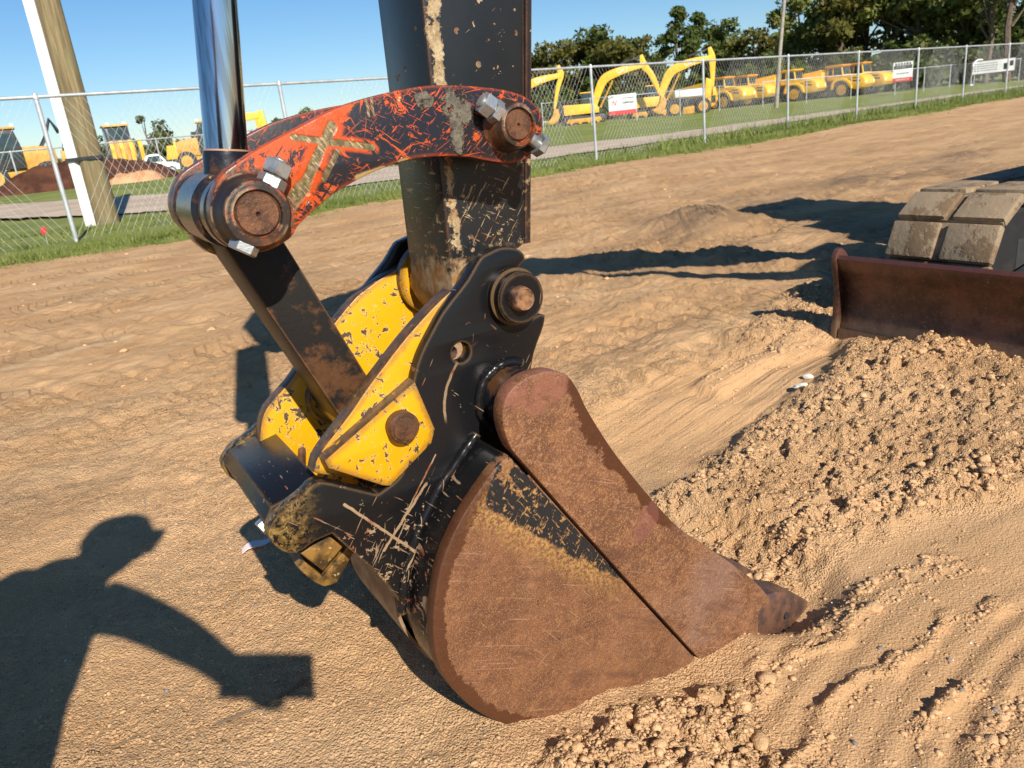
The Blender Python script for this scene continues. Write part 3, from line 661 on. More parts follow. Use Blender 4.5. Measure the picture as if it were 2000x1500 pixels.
def m_link(near=1.0):
    b = MB('scratched_orange_black_paint' if near else 'scratched_black_paint'); x, y, z = b.xyz(); wob = b.noise(40, 4, .7) - .5; w2 = b.noise(14, 4, .65) - .5
    c = b.mix((.011, .011, .015), (.022, .022, .027), b.noise(5, 3))
    orange = b.mix((.50, .062, .005), (.38, .072, .014), b.noise(30, 4).step(.4, .7)); orange = b.mix(orange, (.55, .34, .18), b.noise(75, 5, .75).step(.60, .64)*b.noise(12, 2).step(.45, .6))
    left = x.step(.02, -.17); top = b.noise(7, 3).step(.55, .3)
    fld = b.noise(15, 7, .72, dist=.8) + left*.085 + wob*.14
    o1 = fld.step(.602, .612)*near
    fl = b.noise(44, 5, .75).step(.60, .615)*b.noise(8, 2).step(.40, .55)
    e = (b.edge(.010) + wob*.16).step(.07, .11)
    def sc(a, s, t): return b.noise(1, 2, .5, v=b.map((s, s, s*14), (0, a, 0), (a, 0, a*3))).step(t, t+.012)*b.noise(7, 2, v=b.map((1, 1, 1), (0, 0, 0), (a*5, 2, 1))).step(.44, .54)
    s = (sc(.5, 14, .67) + sc(-.65, 17, .67) + sc(1.25, 16, .68) + sc(-1.1, 20, .69) + sc(.1, 18, .70) + sc(.75, 36, .66) + sc(-.45, 40, .66)).clamp()
    om = (o1 + fl + e*.8 + s).clamp()
    blk = (sc(.8, 19, .63) + sc(-.9, 23, .64) + sc(.2, 27, .65) + b.noise(62, 5, .75).step(.57, .585)).clamp()*o1; om = (om*blk.inv()).clamp()
    c = b.mix(c, orange, om)
    tan = b.mix((.085, .064, .024), (.23, .175, .08), b.noise(120, 5, .75).step(.38, .66)); tan = b.mix(tan, (.45, .30, .17), b.noise(1, 3, .6, v=b.map((60, 60, 300), (0, -.95, 0))).step(.56, .66))
    # the gouges: a long slanting one, a short one across it, two lesser ones beside
    def gouge(p, q, w): return b.seg(p, q, w, wob*.010)
    g = gouge((-.160, .950), (-.104, 1.026), .0088).max(gouge((-.182, .931), (-.160, .950), .013)).max(gouge((-.160, 1.016), (-.052, .9925), .0058))*near
    g2 = gouge((-.130, .957), (-.101, .992), .005).max(gouge((-.049, 1.058), (-.048, 1.034), .0025)).max(gouge((-.041, 1.060), (-.040, 1.034), .002))*near
    halo = b.seg((-.165, .945), (-.104, 1.026), .021, wob*.02).max(b.seg((-.165, 1.012), (-.085, 1.048), .016, wob*.03)).max(b.seg((-.16, 1.016), (-.048, .992), .012, wob*.02))*near
    c = b.mix(c, orange, halo*fld.step(.44, .48))
    c = b.mix(c, tan, (g + g2*.8).clamp())
    low = b.seg((-.078, .952), (-.002, .966), .008, wob*.02)*fld.step(.46, .5)*near
    c = b.mix(c, (.40, .27, .10), low*.85)
    # dried mud near the upper pin
    mud = b.blob((.092, 1.033), .026, .034, .15, wob*1.6).max(b.blob((.042, 1.046), .014, .013, 0, wob*2.4)).max(b.blob((.088, .998), .014, .034, .1, wob*1.6))*near
    mud = mud*b.noise(48, 5, .75).step(.36, .46); c = b.mix(c, b.mix((.070, .062, .047), (.15, .128, .092), b.noise(70, 5, .75).step(.35, .65)), mud)
    ring = b.blob((-.235, .9268), .066, .066, 0, wob*.6); c = b.mix(c, b.mix(rust_mix(b), orange, b.noise(30, 5, .75).step(.56, .60)), ring*b.noise(20, 4, .7).step(.36, .5))
    r = b.mixf(.32, .62, om.max(g).max(mud))
    return b.pbr(c, r, 0, b.bump(mud*.9 + b.noise(110, 4, .7)*(mud*.8+.08) - (g+om*.25)*.25, .7, .006), spec=.35)
def m_yellow():
    b = MB('chipped_yellow_paint'); wob = b.noise(60, 4, .7) - .5
    c = b.mix((.68, .345, .004), (.62, .29, .003), b.noise(6, 3))
    zl = b.xyz()[2].step(.68, .50); fl = b.noise(52, 5, .72, dist=.5) + (b.noise(9, 3) - .5)*.35 + zl*.045; chips = fl.step(.600, .610); rim = fl.step(.575, .605)
    fine = b.noise(1, 3, .6, v=b.map((40, 40, 190), (0, .75, 0))).step(.70, .71)
    e = (b.edge(.026) + wob*.24 + (b.noise(17, 4, .7)-.5)*.14).step(.055, .08)*b.edge(.026).step(.002, .008)
    c = b.mix(c, (.72, .60, .32), rim*.75); c = b.mix(c, (.07, .042, .020), chips.max(fine))
    c = b.mix(c, b.mix((.045, .030, .026), (.15, .065, .025), b.noise(35, 4)), e)
    nx, ny, nz = b.xyz(v=b.onormal()); sd_ = (ny.abs() + wob*.25).step(.62, .5)
    c = b.mix(c, b.mix((.035, .024, .022), (.13, .065, .030), b.noise(30, 5, .7).step(.4, .65)), sd_*b.noise(38, 5, .75).step(.30, .42)*.95)
    m = chips.max(e).max(sd_)
    return b.pbr(c, b.mixf(.33, .42, m), 0, b.bump(chips*-.5 + e*-.2 + b.noise(14, 3)*.25, .35, .004))
def m_gloss(name='glossy_black_paint', ochre=False):
    b = MB(name); wob = b.noise(60, 4, .7) - .5; x, y, z = b.xyz()
    c = b.mix((.0045, .0045, .0055), (.010, .010, .011), b.noise(6, 3))
    dens = b.noise(6, 3, .6)
    lower = (z*-1.0).step(-.50, -.34)
    ch = (b.noise(75, 4, .65) + lower*.10 + (dens-.5)*.12).step(.70, .715)
    def sc(a, s, t): return (b.noise(1, 2, .5, v=b.map((s, s, s*15), (0, a, 0), (a*2, 0, a*3))) + lower*.07).step(t, t+.01)
    s = (sc(.95, 13, .725) + sc(-.75, 15, .735) + sc(1.35, 20, .725) + sc(.3, 22, .76)).clamp()
    long = b.seg((-.185, .468), (-.085, .345), .0028, wob*.006).max(b.seg((-.02, .50), (-.10, .40), .0016, wob*.006)).max(b.seg((-.045, .455), (-.135, .365), .003, wob*.012))
    arc = b.math('SQRT', (x-.125)*(x-.125)+(z-.56)*(z-.56)); arcm = (arc - .118 + wob*.005).abs().step(.0032, .0015)*x.step(.09, .02)*z.step(.545, .565)
    e = (b.edge(.008) + wob*.14).step(.06, .10)
    tanc = b.mix((.24, .15, .085), (.36, .25, .15), b.noise(90, 3)); tanc = b.mix(tanc, (.20, .06, .025), b.noise(18, 3).step(.5, .62))
    c = b.mix(c, tanc, (ch + s*.85 + long + arcm*.8).clamp())
    c = b.mix(c, (.17, .095, .035), e*.75)
    if ochre:
        jaw = (x + wob*.07 - (z-.45)*.25).step(-.225, -.275)*b.noise(70, 6, .78).step(.45, .51)
        c = b.mix(c, b.mix((.085, .048, .014), (.27, .175, .055), b.noise(85, 5, .75).step(.42, .68)), jaw*.95)
    return b.pbr(c, b.mixf(.26, .65, (ch+s+e).clamp()), 0, b.bump(ch*-.3 + b.noise(11, 3)*.5 + b.noise(160, 2)*.05, .3, .004), spec=.30)
def m_plate(which):
    """bare rusty bucket side; which = 'cheek' or 'bar'"""
    b = MB('rusty_'+which+'_plate'); x, y, z = b.xyz(); wob = b.noise(22, 5, .7) - .5; w2 = b.noise(70, 3, .6) - .5
    g = b.noise(1, 5, .7, v=b.map((70, 70, 150), (0, .45, 0))); f = b.noise(420, 2, .6)
    mid = b.noise(34, 5, .75)
    c = b.mix((.100, .041, .020), (.185, .080, .037), b.noise(6.5, 6, .72).step(.36, .64))
    c = b.mix(c, (.105, .048, .032), mid.step(.50, .36)*.45); c = b.mix(c, (.28, .13, .056), mid.step(.53, .66)*.45)
    c = b.mix(c, (.080, .032, .018), b.noise(3.1, 6, .72).step(.50, .68)*.6); c = b.mix(c, (.27, .135, .075), b.noise(2.3, 6, .7, dist=.4).step(.53, .70)*.55)
    c = b.mix(c, (.30, .15, .078), g.step(.52, .70)*.75); c = b.mix(c, (.085, .036, .022), g.step(.46, .30)*.7)
    c = b.mix(c, (.38, .20, .085), f.step(.53, .63)*.6); c = b.mix(c, (.06, .026, .015), b.noise(300, 2, .6).step(.60, .68)*.65)
    c = b.mix(c, (.25, .16, .125), b.noise(3.2, 4, .6).step(.52, .68)*(x-z*.6).step(.05, .5)*.38)
    scr = b.noise(1, 2, .5, v=b.map((7, 7, 330), (0, -.45, 0))).step(.67, .70) + b.noise(1, 2, .5, v=b.map((9, 9, 300), (0, -.95, 0))).step(.69, .72) + b.noise(1, 2, .5, v=b.map((12, 12, 380), (0, .6, 0))).step(.71, .73)
    dst = b.noise(1, 4, .65, v=b.map((5, 5, 26), (0, -.5, 0))); c = b.mix(c, (.085, .036, .022), dst.step(.52, .66)*.55)
    c = b.mix(c, (.36, .22, .135), scr.clamp()*.5)
    pit = b.vor(38).step(.085, .05)*b.noise(30, 1).step(.5, .52)
    c = b.mix(c, (.035, .015, .01), pit)
    wet = (.060, .019, .007)
    if which == 'cheek':
        # damp rusty rim following the outline
        d = b.attr('rim'); rimm = (d + wob*.06).step(.024, .020)
        # the triangle of black paint left along the joint, gold rust below it
        j0, j1 = P['bar'][0], P['bar'][-1]
        dx, dz = j1[0]-j0[0], j1[1]-j0[1]; L = math.hypot(dx, dz); dx /= L; dz /= L
        t = (x-j0[0])*dx + (z-j0[1])*dz; q = (x-j0[0])*dz - (z-j0[1])*dx          # along and below the joint
        c = b.mix(c, wet, rimm*q.step(.045, .06)*.85)
        lim = (t*-.235 + .100)*t.step(-.03, .035)
        tri = (q - lim + wob*.05 + w2*.02).step(.004, -.004)*t.step(.40, .36)*q.step(-.02, 0)
        hole = b.noise(1, 3, .6, v=b.map((40, 40, 190), (0, .8, 0))).step(.60, .615) + b.noise(1, 3, .6, v=b.map((40, 40, 200), (0, -1.0, 0))).step(.60, .615) + b.noise(26, 4, .7).step(.58, .60)
        gold = (q - lim).step(.060, .0)*t.step(.45, .3)*t.step(-.02, .05)*b.noise(150, 3, .7).step(.44, .58)
        c = b.mix(c, (.48, .29, .075), gold*.55)
        tri = tri*hole.clamp().inv()
        c = b.mix(c, (.014, .015, .017), tri)
        r = b.mixf(.52, .34, tri.max(rimm*.5))
    else:
        d = b.attr('rim')
        j0, j1 = P['bar'][0], P['bar'][-1]; dx, dz = j1[0]-j0[0], j1[1]-j0[1]; L = math.hypot(dx, dz)
        qq = ((z-j0[1])*dx - (x-j0[0])*dz)/L
        m = (d + wob*.075).step(.026, .023)*qq.step(.055, .065)*(z + wob*.08).step(.235, .27)*x.step(.165, .19)
        c = b.mix(c, wet, m*.92)
        blot = b.blob((.335, .285), .026, .05, -.5, wob*1.5); c = b.mix(c, (.17, .06, .05), blot*.5)
        top_stain = b.blob((.12, .61), .08, .05, 0, wob*1.4); c = b.mix(c, (.22, .085, .055), top_stain*b.noise(30, 5, .75).step(.36, .56)*.7)  # maroon stain across the rounded top
        r = b.mixf(.52, .40, m)
    return b.pbr(c, r, .0, b.bump(b.noise(170, 4, .7)*.6 + g*.6 + b.noise(7, 3)*1.4 + mid*.5 - pit, .42, .004), spec=.40)
def m_rustpin():
    b = MB('rusty_pin_steel'); c = rust_mix(b, 1.6)
    c = b.mix(c, (.055, .03, .02), b.noise(14, 4).step(.45, .65)*.8)
    return b.pbr(c, .5, .3, b.bump(b.noise(150, 4, .7), .5, .003))
def m_collar():
    b = MB('worn_boss_paint'); c = b.mix(b.mix(rust_mix(b), (.035, .022, .016), b.noise(20, 4).step(.35, .55)), (.02, .016, .015), b.noise(9, 3).step(.5, .7)); e = (b.edge(.008) + (b.noise(50, 4, .7)-.5)*.3).step(.05, .09)
    c = b.mix(c, b.mix((.42, .27, .16), (.50, .08, .012), b.noise(34, 4).step(.45, .6)), e*b.noise(22, 4, .7).step(.46, .56))
    return b.pbr(c, .42, .15, b.bump(b.noise(90, 4, .7), .4, .003))
def m_oil():
    b = MB('oily_black_steel'); c = b.mix((.014, .016, .022), (.10, .045, .018), b.noise(17, 5, .7).step(.50, .62))
    c = b.mix(c, (.36, .24, .12), b.noise(40, 5, .72).step(.66, .68))
    return b.pbr(c, .27, .2, b.bump(b.noise(70, 3), .25, .003))
def m_ochre():
    b = MB('ochre_stained_steel'); c = b.mix((.05, .03, .012), (.26, .14, .035), b.noise(24, 4, .65).step(.35, .6)); c = b.mix(c, (.46, .35, .18), b.noise(90, 3).step(.62, .72))
    return b.pbr(c, .32, .15, b.bump(b.noise(60, 4), .4, .004))
def m_chrome():
    b = MB('chromed_rod'); n = b.noise(1, 2, .5, v=b.map((150, 150, 5)))
    c = b.mix((.60, .60, .62), (.46, .42, .42), n.step(.45, .62)); sp = b.noise(90, 3, .6, v=b.map((1, 1, .35))).step(.71, .73)
    c = b.mix(c, (.22, .10, .05), sp)
    return b.pbr(c, b.mixf(.11, .5, sp) + n*.06, 1.0, b.bump(n, .02, .001))
def m_zinc():
    b = MB('zinc_plated_steel'); c = b.mix((.30, .32, .33), (.54, .55, .54), b.noise(60, 4, .7)); c = b.mix(c, (.22, .21, .19), b.noise(28, 4).step(.6, .7)*.6)
    return b.pbr(c, .38, .75, b.bump(b.noise(180, 3), .3, .002))
def m_pushlink():
    b = MB('rusting_dark_link_paint'); x, y, z = b.xyz()
    n = b.noise(22, 5, .68) + z.step(.80, .62)*.13 - .03
    c = b.mix((.010, .009, .009), (.020, .018, .016), b.noise(5, 3)); c = b.mix(c, b.mix((.070, .030, .013), (.135, .065, .03), b.noise(80, 3)), n.step(.52, .68)*.85)
    e = (b.edge(.006) + (b.noise(60, 4)-.5)*.15).step(.07, .12); c = b.mix(c, (.19, .10, .05), e*.7)
    return b.pbr(c, .42, 0, b.bump(b.noise(130, 4, .7), .4, .002), spec=.14)
def m_simple(name, c1, c2, sc=8, rough=.6, metal=0., bump=.2, spec=.5):
    b = MB(name); n = b.noise(sc, 4, .6); return b.pbr(b.mix(c1, c2, n.step(.35, .65)), rough, metal, b.bump(b.noise(sc*9, 3), bump, .004) if bump else None, spec=spec)
def m_blade():
    b = MB('rusty_blade_steel'); x, y, z = b.xyz()
    c = b.mix((.040, .016, .011), (.135, .056, .036), b.noise(4.2, 6, .74).step(.38, .64)); c = b.mix(c, (.15, .065, .040), b.noise(60, 5, .75).step(.52, .68)*.8); c = b.mix(c, (.025, .013, .012), b.noise(9, 5, .7).step(.52, .66)*.7)
    c = b.mix(c, (.13, .050, .040), z.step(.31, .345)*.8)
    sp = b.noise(110, 2).step(.70, .73); c = b.mix(c, (.33, .22, .15), sp*.7)
    scr = b.noise(1, 2, .5, v=b.map((20, 3, 60), (.5, 0, 0))).step(.73, .75); c = b.mix(c, (.22, .12, .08), scr*.5)
    lowm = (z + (b.noise(12, 4)-.5)*.14).step(.10, .04); c = b.mix(c, (.22, .145, .085), lowm*.55)
    return b.pbr(c, .40, .2, b.bump(b.noise(40, 4, .65), .3, .006))
def m_track():
    b = MB('muddy_track_shoe'); x, y, z = b.xyz(v=b.geo('Position')); p = b.geo('Position')
    c = b.mix((.215, .155, .095), (.32, .24, .15), b.noise(5, 4, .6, v=p)); mud = b.noise(7, 5, .65, v=p).step(.50, .58)
    c = b.mix(c, (.15, .090, .045), mud*.8); c = b.mix(c, (.42, .29, .16), b.noise(18, 4, .7, v=p).step(.60, .68)*.8)
    return b.pbr(c, .85, 0, b.bump(b.noise(40, 4, .7, v=p)*.4 + b.noise(7, 5, .65, v=p)*1.5 + mud*.25, .5, .010))
STICK = m_stick(); LINK = m_link(); LINKB = m_link(0.0); YEL = m_yellow(); GLOSS = m_gloss(); GLOSSJ = m_gloss('black_ear_paint', True)
RPIN = m_rustpin(); COLLAR = m_collar(); OIL = m_oil(); OCHRE = m_ochre(); CHROME = m_chrome(); ZINC = m_zinc(); PUSH = m_pushlink()
BLADE_M = m_blade(); TRACK = m_track(); CHEEK = m_plate('cheek'); BAR = m_plate('bar')
DARK = m_simple('dark_rubber', (.014, .014, .015), (.03, .028, .026), 9, .7)
MACH = m_simple('machine_charcoal', (.03, .031, .034), (.05, .05, .052), 5, .4); GLASSM = m_simple('dark_cab_glass', (.03, .05, .055), (.05, .075, .08), 2, .08, 0, 0)
FLANGE = m_simple('rusty_flange_edge', (.20, .085, .03), (.09, .04, .02), 30, .7)
WORN = m_simple('worn_tooth_steel', (.075, .045, .038), (.175, .085, .05), 30, .48, .2)

# ================================================================== EXCAVATOR (only its arm, blade and one track reach the picture)
MRZ = math.atan2(SV[1], SV[0])
exc = empty('excavator', (OX, OY, 0), MRZ, 'tracked excavator with charcoal arm, rusty dozer blade and muddy tracks, parked on the dirt', 'excavator')
CW = .2775                                                       # middle of the arm across the machine
def rimattr(o, outline):
    """distance of every point of a plate from its outline, for the damp rim"""
    me = o.data; co = np.zeros(len(me.vertices)*3, dtype=np.float32); me.vertices.foreach_get('co', co); co = co.reshape(-1, 3)
    d = dist_line(co[:, 0], co[:, 2], list(outline)+[outline[0]]); a = me.attributes.new('rim', 'FLOAT', 'POINT'); a.data.foreach_set('value', d.astype(np.float32))

# --- stick: box section with a back flange and a round end
sf = P['stick_face']; pc = (.150, .735)
def xl(z): return sf[1][0] + (sf[0][0]-sf[1][0])*(z-sf[1][1])/(sf[0][1]-sf[1][1])
def xr(z): return sf[2][0] + (sf[3][0]-sf[2][0])*(z-sf[2][1])/(sf[3][1]-sf[2][1])
TOPZ = 2.42
body = [(xl(TOPZ), TOPZ), (xl(.84), .84)] + [(pc[0]+.060*math.cos(a), pc[1]+.060*math.sin(a)) for a in np.linspace(R(165), R(400), 16)] + [(xr(.80), .80), (xr(TOPZ)-.02, TOPZ)]
stick = prism('stick', body, .185, .358, STICK, exc, .006)
prism('flange', [(xr(TOPZ)-.012, TOPZ), (xr(.80)-.004, .80), (xr(.80)+.008, .80), (xr(TOPZ), TOPZ)], .180, .363, STICK, stick, .002)
lathe('end_boss', (pc[0], .165, pc[1]), [(.052, 0), (.055, .004), (.055, .21), (.052, .214)], OCHRE, stick)
# --- boom and its rams lead back to the house, above the frame
def curved(name, c, wd, w0, w1, mat, parent):
    n = len(c); up, lo = [], []
    for i, p in enumerate(c):
        a = Vector(c[max(i-1, 0)]); b_ = Vector(c[min(i+1, n-1)]); d = (b_-a).normalized(); nn = Vector((-d.y, d.x)); h = wd[i]/2
        up.append(tuple(Vector(p)+nn*h)); lo.append(tuple(Vector(p)-nn*h))
    return prism(name, up+lo[::-1], w0, w1, mat, parent, .01, sub=3)
curved('boom', [(.16, 2.36), (.7, 2.60), (1.3, 2.68), (1.95, 2.52), (2.7, 2.02), (3.3, 1.42), (3.7, .98)], [.16, .26, .34, .38, .32, .28, .22], .16, .39, MACH, exc)
bc = rod('boom_cylinder', (3.35, CW, .75), (2.55, CW, 1.62), .06, .06, MACH, exc); rod('piston_rod', (2.55, CW, 1.62), (2.05, CW, 2.2), .034, .034, CHROME, bc)
sc_ = rod('stick_cylinder', (1.75, CW, 2.80), (.85, CW, 2.84), .055, .055, MACH, exc); rod('piston_rod', (.85, CW, 2.84), (.14, CW, 2.62), .03, .03, CHROME, sc_)
prism('stick_nose', [(.02, 2.0), (.33, 2.0), (.36, 2.40), (.24, 2.70), (.06, 2.72), (-.04, 2.45)], .20, .35, MACH, exc, .01)
# --- bucket cylinder: chromed rod, neck and eye
pa = P['pinA'][:2]; pb = P['pinB'][:2]; r0, r1 = P['rod'][0], P['rod'][1]
rd = Vector((r1[0]-r0[0], 0, r1[1]-r0[1])).normalized(); A0 = Vector((r0[0], .275, r0[1]))
bcyl = lathe('bucket_cylinder', A0+rd*.27, [(.072, 0), (.078, .01), (.078, .86), (.06, .88)], MACH, exc, axis=rd)
lathe('piston_rod', A0, [(.0312, 0), (.0312, .75)], CHROME, bcyl, axis=rd, seg=64)
lathe('rod_neck', A0 - rd*.085, [(.048, 0), (.040, .03), (.035, .055), (.0345, .076), (.033, .084)], OIL, bcyl, axis=rd, seg=48)
lathe('copper_seal', A0 - rd*.0035, [(.0325, 0), (.0335, .001), (.0335, .0025), (.0325, .0035)], m_simple('copper_ring', (.50, .26, .14), (.60, .34, .2), 30, .4, .4, 0), bcyl, axis=rd, seg=48)
lathe('rod_eye', (pa[0], .205, pa[1]), [(.050, 0), (.056, .006), (.056, .135), (.050, .141)], OIL, bcyl)
# --- bell-crank links (near and far), pins, pinch bolts
def side_link(w0, w1, near):
    l = prism('side_link', P['link'], w0, w1, LINK if near else LINKB, exc, .003, sub=3)
    sgn = -1 if near else 1; wf = w0 if near else w1
    for (c, rr, rp) in ((pa, .046, .0293), (pb, .0355, .0238)):
        pr = [(rr+.006, 0), (rr+.003, .006), (rr, .012), (rr-.001, .030), (rr-.005, .0375), (rp+.002, .0385), (rp+.001, .033)]
        lathe('pin_boss', (c[0], wf, c[1]), pr, COLLAR, l, axis=(0, sgn, 0), seg=56)
        lathe('pin_end', (c[0], wf, c[1]), [(rp, .0), (rp, .033), (rp-.003, .0365), (.003, .0365), (.0018, .033)], RPIN, l, axis=(0, sgn, 0), seg=48)
    return l
m_zincd = m_simple('dull_zinc', (.28, .28, .27), (.42, .42, .4), 60, .5, .7)
nl = side_link(.090, .125, True); fl = side_link(.430, .465, False)
def pinch_bolt(parent, a, b_, w, r, double=True, stud=True):
    """bolt through a boss: head at a, nut(s) at b_"""
    A = Vector((a[0], w, a[1])); B = Vector((b_[0], w, b_[1])); d = (B-A).normalized()
    o = lathe('bolt', A-d*.006, [(r*.9, 0), (r, .002), (r, .013)], ZINC, parent, axis=d, seg=6, smooth=20, rot=.4)
    lathe('shank', A, [(r*.52, 0), (r*.52, (B-A).length+.02)], ZINC, o, axis=d, seg=16)
    for k, (l, rt) in enumerate(((.016, .25), (.019, .75)) if double else ((.018, .4),)):
        st = B - d*.016 + d*(.0175*k)
        lathe('nut', st, [(r*.93, 0), (r, .0015), (r, l-.002), (r*.86, l)], ZINC, o, axis=d, seg=6, smooth=20, rot=rt)
    if stud: lathe('stud_end', B+d*.016, [(r*.55, 0), (r*.55, .007), (r*.42, .0085)], m_zincd, o, axis=d, seg=16)
pinch_bolt(nl, (-.2590, .8855), (-.2010, .9700), .0690, .0190)
pinch_bolt(nl, (.2205, .9660), (.1400, 1.0270), .0690, .0180)
lathe('cross_pin', (pa[0], .06, pa[1]), [(.029, 0), (.029, .44)], RPIN, exc); lathe('cross_pin', (pb[0], .06, pb[1]), [(.0235, 0), (.0235, .44)], RPIN, exc)
lathe('spacer_ring', (pa[0], .127, pa[1]), [(.050, 0), (.053, .004), (.053, .03), (.048, .036)], OIL, exc)
lathe('spacer_ring', (pa[0], .166, pa[1]), [(.046, 0), (.0485, .004), (.0485, .032), (.045, .036)], COLLAR, exc)
lathe('spacer_ring', (pa[0], .350, pa[1]), [(.046, 0), (.0505, .004), (.0505, .03), (.046, .034)], OCHRE, exc)
lathe('spacer_ring', (pa[0], .388, pa[1]), [(.050, 0), (.0535, .004), (.0535, .03), (.05, .038)], COLLAR, exc)
prism('grease_lug', P['lugA'], .335, .385, OCHRE, exc, .004, sub=2)
# --- push link down to the coupler
pl_ = P['pushlink']; q0 = Vector(pl_[0]); q1 = Vector(pl_[1]); dn = (Vector(pl_[2])-q1).normalized(); wv = Vector((-dn.y, dn.x))
e0 = Vector((pa[0], pa[1])); low = Vector(P['pushlow'][:2]); hw = .040
m0 = e0 + (low-e0).normalized()*.03; dl = (low-e0).normalized(); nv = Vector((-dl.y, dl.x))
plk = prism('push_link', [tuple(m0-nv*hw), tuple(low-nv*hw*.94+dl*-.015), tuple(low+nv*hw*.94+dl*-.015), tuple(m0+nv*hw)], .205, .345, PUSH, exc, .004)
lathe('link_eye', (low.x, .170, low.y), [(.036, 0), (.0405, .005), (.0405, .205), (.036, .21)], OIL, plk, seg=48)
lathe('link_eye', (pa[0], .200, pa[1]), [(.045, 0), (.047, .002), (.047, .148), (.045, .15)], OIL, plk, seg=48)
# --- quick coupler
cp = empty('quick_coupler', (0, 0, 0), 0, parent=exc)
prism('near_plate', P['strip'], .122, .158, YEL, cp, .004, sub=3)
prism('far_plate', P['faryellow'], .396, .430, YEL, cp, .004, sub=3)
prism('pin_plate', P['hex'], .094, .135, YEL, cp, .0035)
hx = P['pinhex']; lathe('locking_pin', (hx[0], .40, hx[1]), [(.0255, 0), (.0255, .312), (.0255, .323), (.0225, .3265), (.0205, .3265), (.019, .329), (.001, .330)], RPIN, cp, axis=(0, -1, 0), seg=48)
lathe('weld_ring', (low.x, .380, low.y), [(.050, 0), (.056, .010), (.054, .016)], YEL, cp, seg=48)
lathe('weld_ring', (low.x, .160, low.y), [(.054, 0), (.056, .006), (.050, .016)], YEL, cp, seg=48)
lathe('boss_ring', (pc[0], .376, pc[1]), [(.070, 0), (.073, .004), (.073, .02)], YEL, cp, seg=48)
mt = m_simple('brown_worn_steel', (.07, .035, .028), (.14, .075, .06), 30, .33, .3)
prism('latch_plate', P['latch'], .36, .395, mt, cp, .003)
rod('latch_rod', (P['lrod'][0][0], .30, P['lrod'][0][1]), (P['lrod'][1][0], .385, P['lrod'][1][1]), .0075, .0075, mt, cp)
hxl = [(-.145, .606), (-.205, .538)]
rod('grease_hole_rim', (-.095, .1215, .592), (-.095, .112, .592), .0085, .0085, RPIN, cp)
prism('hook_wedge', [(-.262, .398), (-.212, .411), (-.190, .383), (-.232, .352)], .128, .30, OCHRE, cp, .005)
prism('hook_jaw', [(-.262, .352), (-.250, .330), (-.228, .302), (-.205, .300), (-.165, .345), (-.172, .362), (-.226, .322), (-.25, .362)], .165, .36, OCHRE, cp, .004, sub=2)
lathe('bolt', (-.292, .17, .448), [(.012, 0), (.0128, .0015), (.0128, .014), (.011, .0155)], ZINC, cp, axis=(-.75, -.1, -.35), seg=6, smooth=20)
# --- stick pin collar
lathe('pin_collar', (P['collarC'][0], .095, P['collarC'][1]), [(.048, -.006), (.048, .008), (.0435, .009), (.0435, .024), (.040, .0275), (.022, .0275)], GLOSS, exc, axis=(0, -1, 0), seg=56)
lathe('stick_pin', (P['pinC'][0]+.002, .36, P['pinC'][1]), [(.0205, 0), (.0205, .300), (.0185, .310), (.017, .3115), (.0155, .3100), (.001, .3105)], m_simple('chipped_pin_end', (.03, .02, .016), (.34, .17, .08), 42, .45, .2), exc, axis=(0, -1, 0), seg=48)

# ================================================================== BUCKET
bucket = empty('bucket', (OX, OY, 0), MRZ, 'rusty narrow digging bucket with black mounting ears, its teeth pushed into the dirt', 'bucket')
def plate_with_rim(name, outline, w0, w1, mat, sub):
    """solid plate whose outer face is a fine grid, so the damp rim can follow the outline"""
    ol = smooth_outline(outline, sub, 48); o = prism(name, outline, w0, w1, mat, bucket, .0035, sub=sub)
    bm = bmesh.new(); bm.from_mesh(o.data)
    big = [f for f in bm.faces if abs(f.normal.y) > .9]
    for k in range(44):                                          # cut the faces into a lattice
        for n_, ax in (((1, 0, 0), 0), ((0, 0, 1), 2)):
            v = -.35 + k*.030
            bmesh.ops.bisect_plane(bm, geom=bm.verts[:]+bm.edges[:]+bm.faces[:], plane_co=(v, 0, v), plane_no=n_)
    bm.to_mesh(o.data); bm.free(); finish(o.data, 35); rimattr(o, ol); return o
cheek = plate_with_rim('side_plate', P['cheek'], .0, .026, CHEEK, 4)
bar = plate_with_rim('side_cutter', P['bar'], -.006, .026, BAR, 4)
def shifted(o, dw):
    c = o.copy(); COL.objects.link(c); c.parent = o.parent; c.location = (0, dw, 0); return c
shifted(cheek, .529); shifted(bar, .535)
# curved shell between the side plates
ch = smooth_outline(P['cheek'], 4, 48); back = [p for p in ch if p[0] < .02 or p[1] < .05][:46]
def shell(name, pts, th, w0, w1, mat, parent):
    bm = bmesh.new(); n = len(pts); A = []
    for i, p in enumerate(pts):
        a = Vector(pts[max(i-1, 0)]); b_ = Vector(pts[min(i+1, n-1)]); d = (b_-a).normalized(); nn = Vector((-d.y, d.x))
        q = Vector(p)+nn*th; A.append([bm.verts.new((x, w, z)) for (x, z), w in ((p, w0), (p, w1), (q, w1), (q, w0))])
    for a, b_ in zip(A, A[1:]):
        for k in range(4): bm.faces.new((a[k], a[(k+1) % 4], b_[(k+1) % 4], b_[k]))
    bm.faces.new(A[0]); bm.faces.new(A[-1][::-1]); bmesh.ops.recalc_face_normals(bm, faces=bm.faces)
    return from_bm(name, bm, mat, parent, 40)
SHELLM = m_gloss('worn_shell_paint')
inset = []
cx0, cz0 = .25, .22
for p in ch:
    d = Vector((cx0-p[0], cz0-p[1])).normalized(); inset.append((p[0]+d.x*.012, p[1]+d.y*.012))
i0 = 0; i1 = next(i for i, p in enumerate(ch) if p[0] > .40 and p[1] < .0)
shell('shell', inset[i0:i1], .014, .024, .531, SHELLM, bucket)
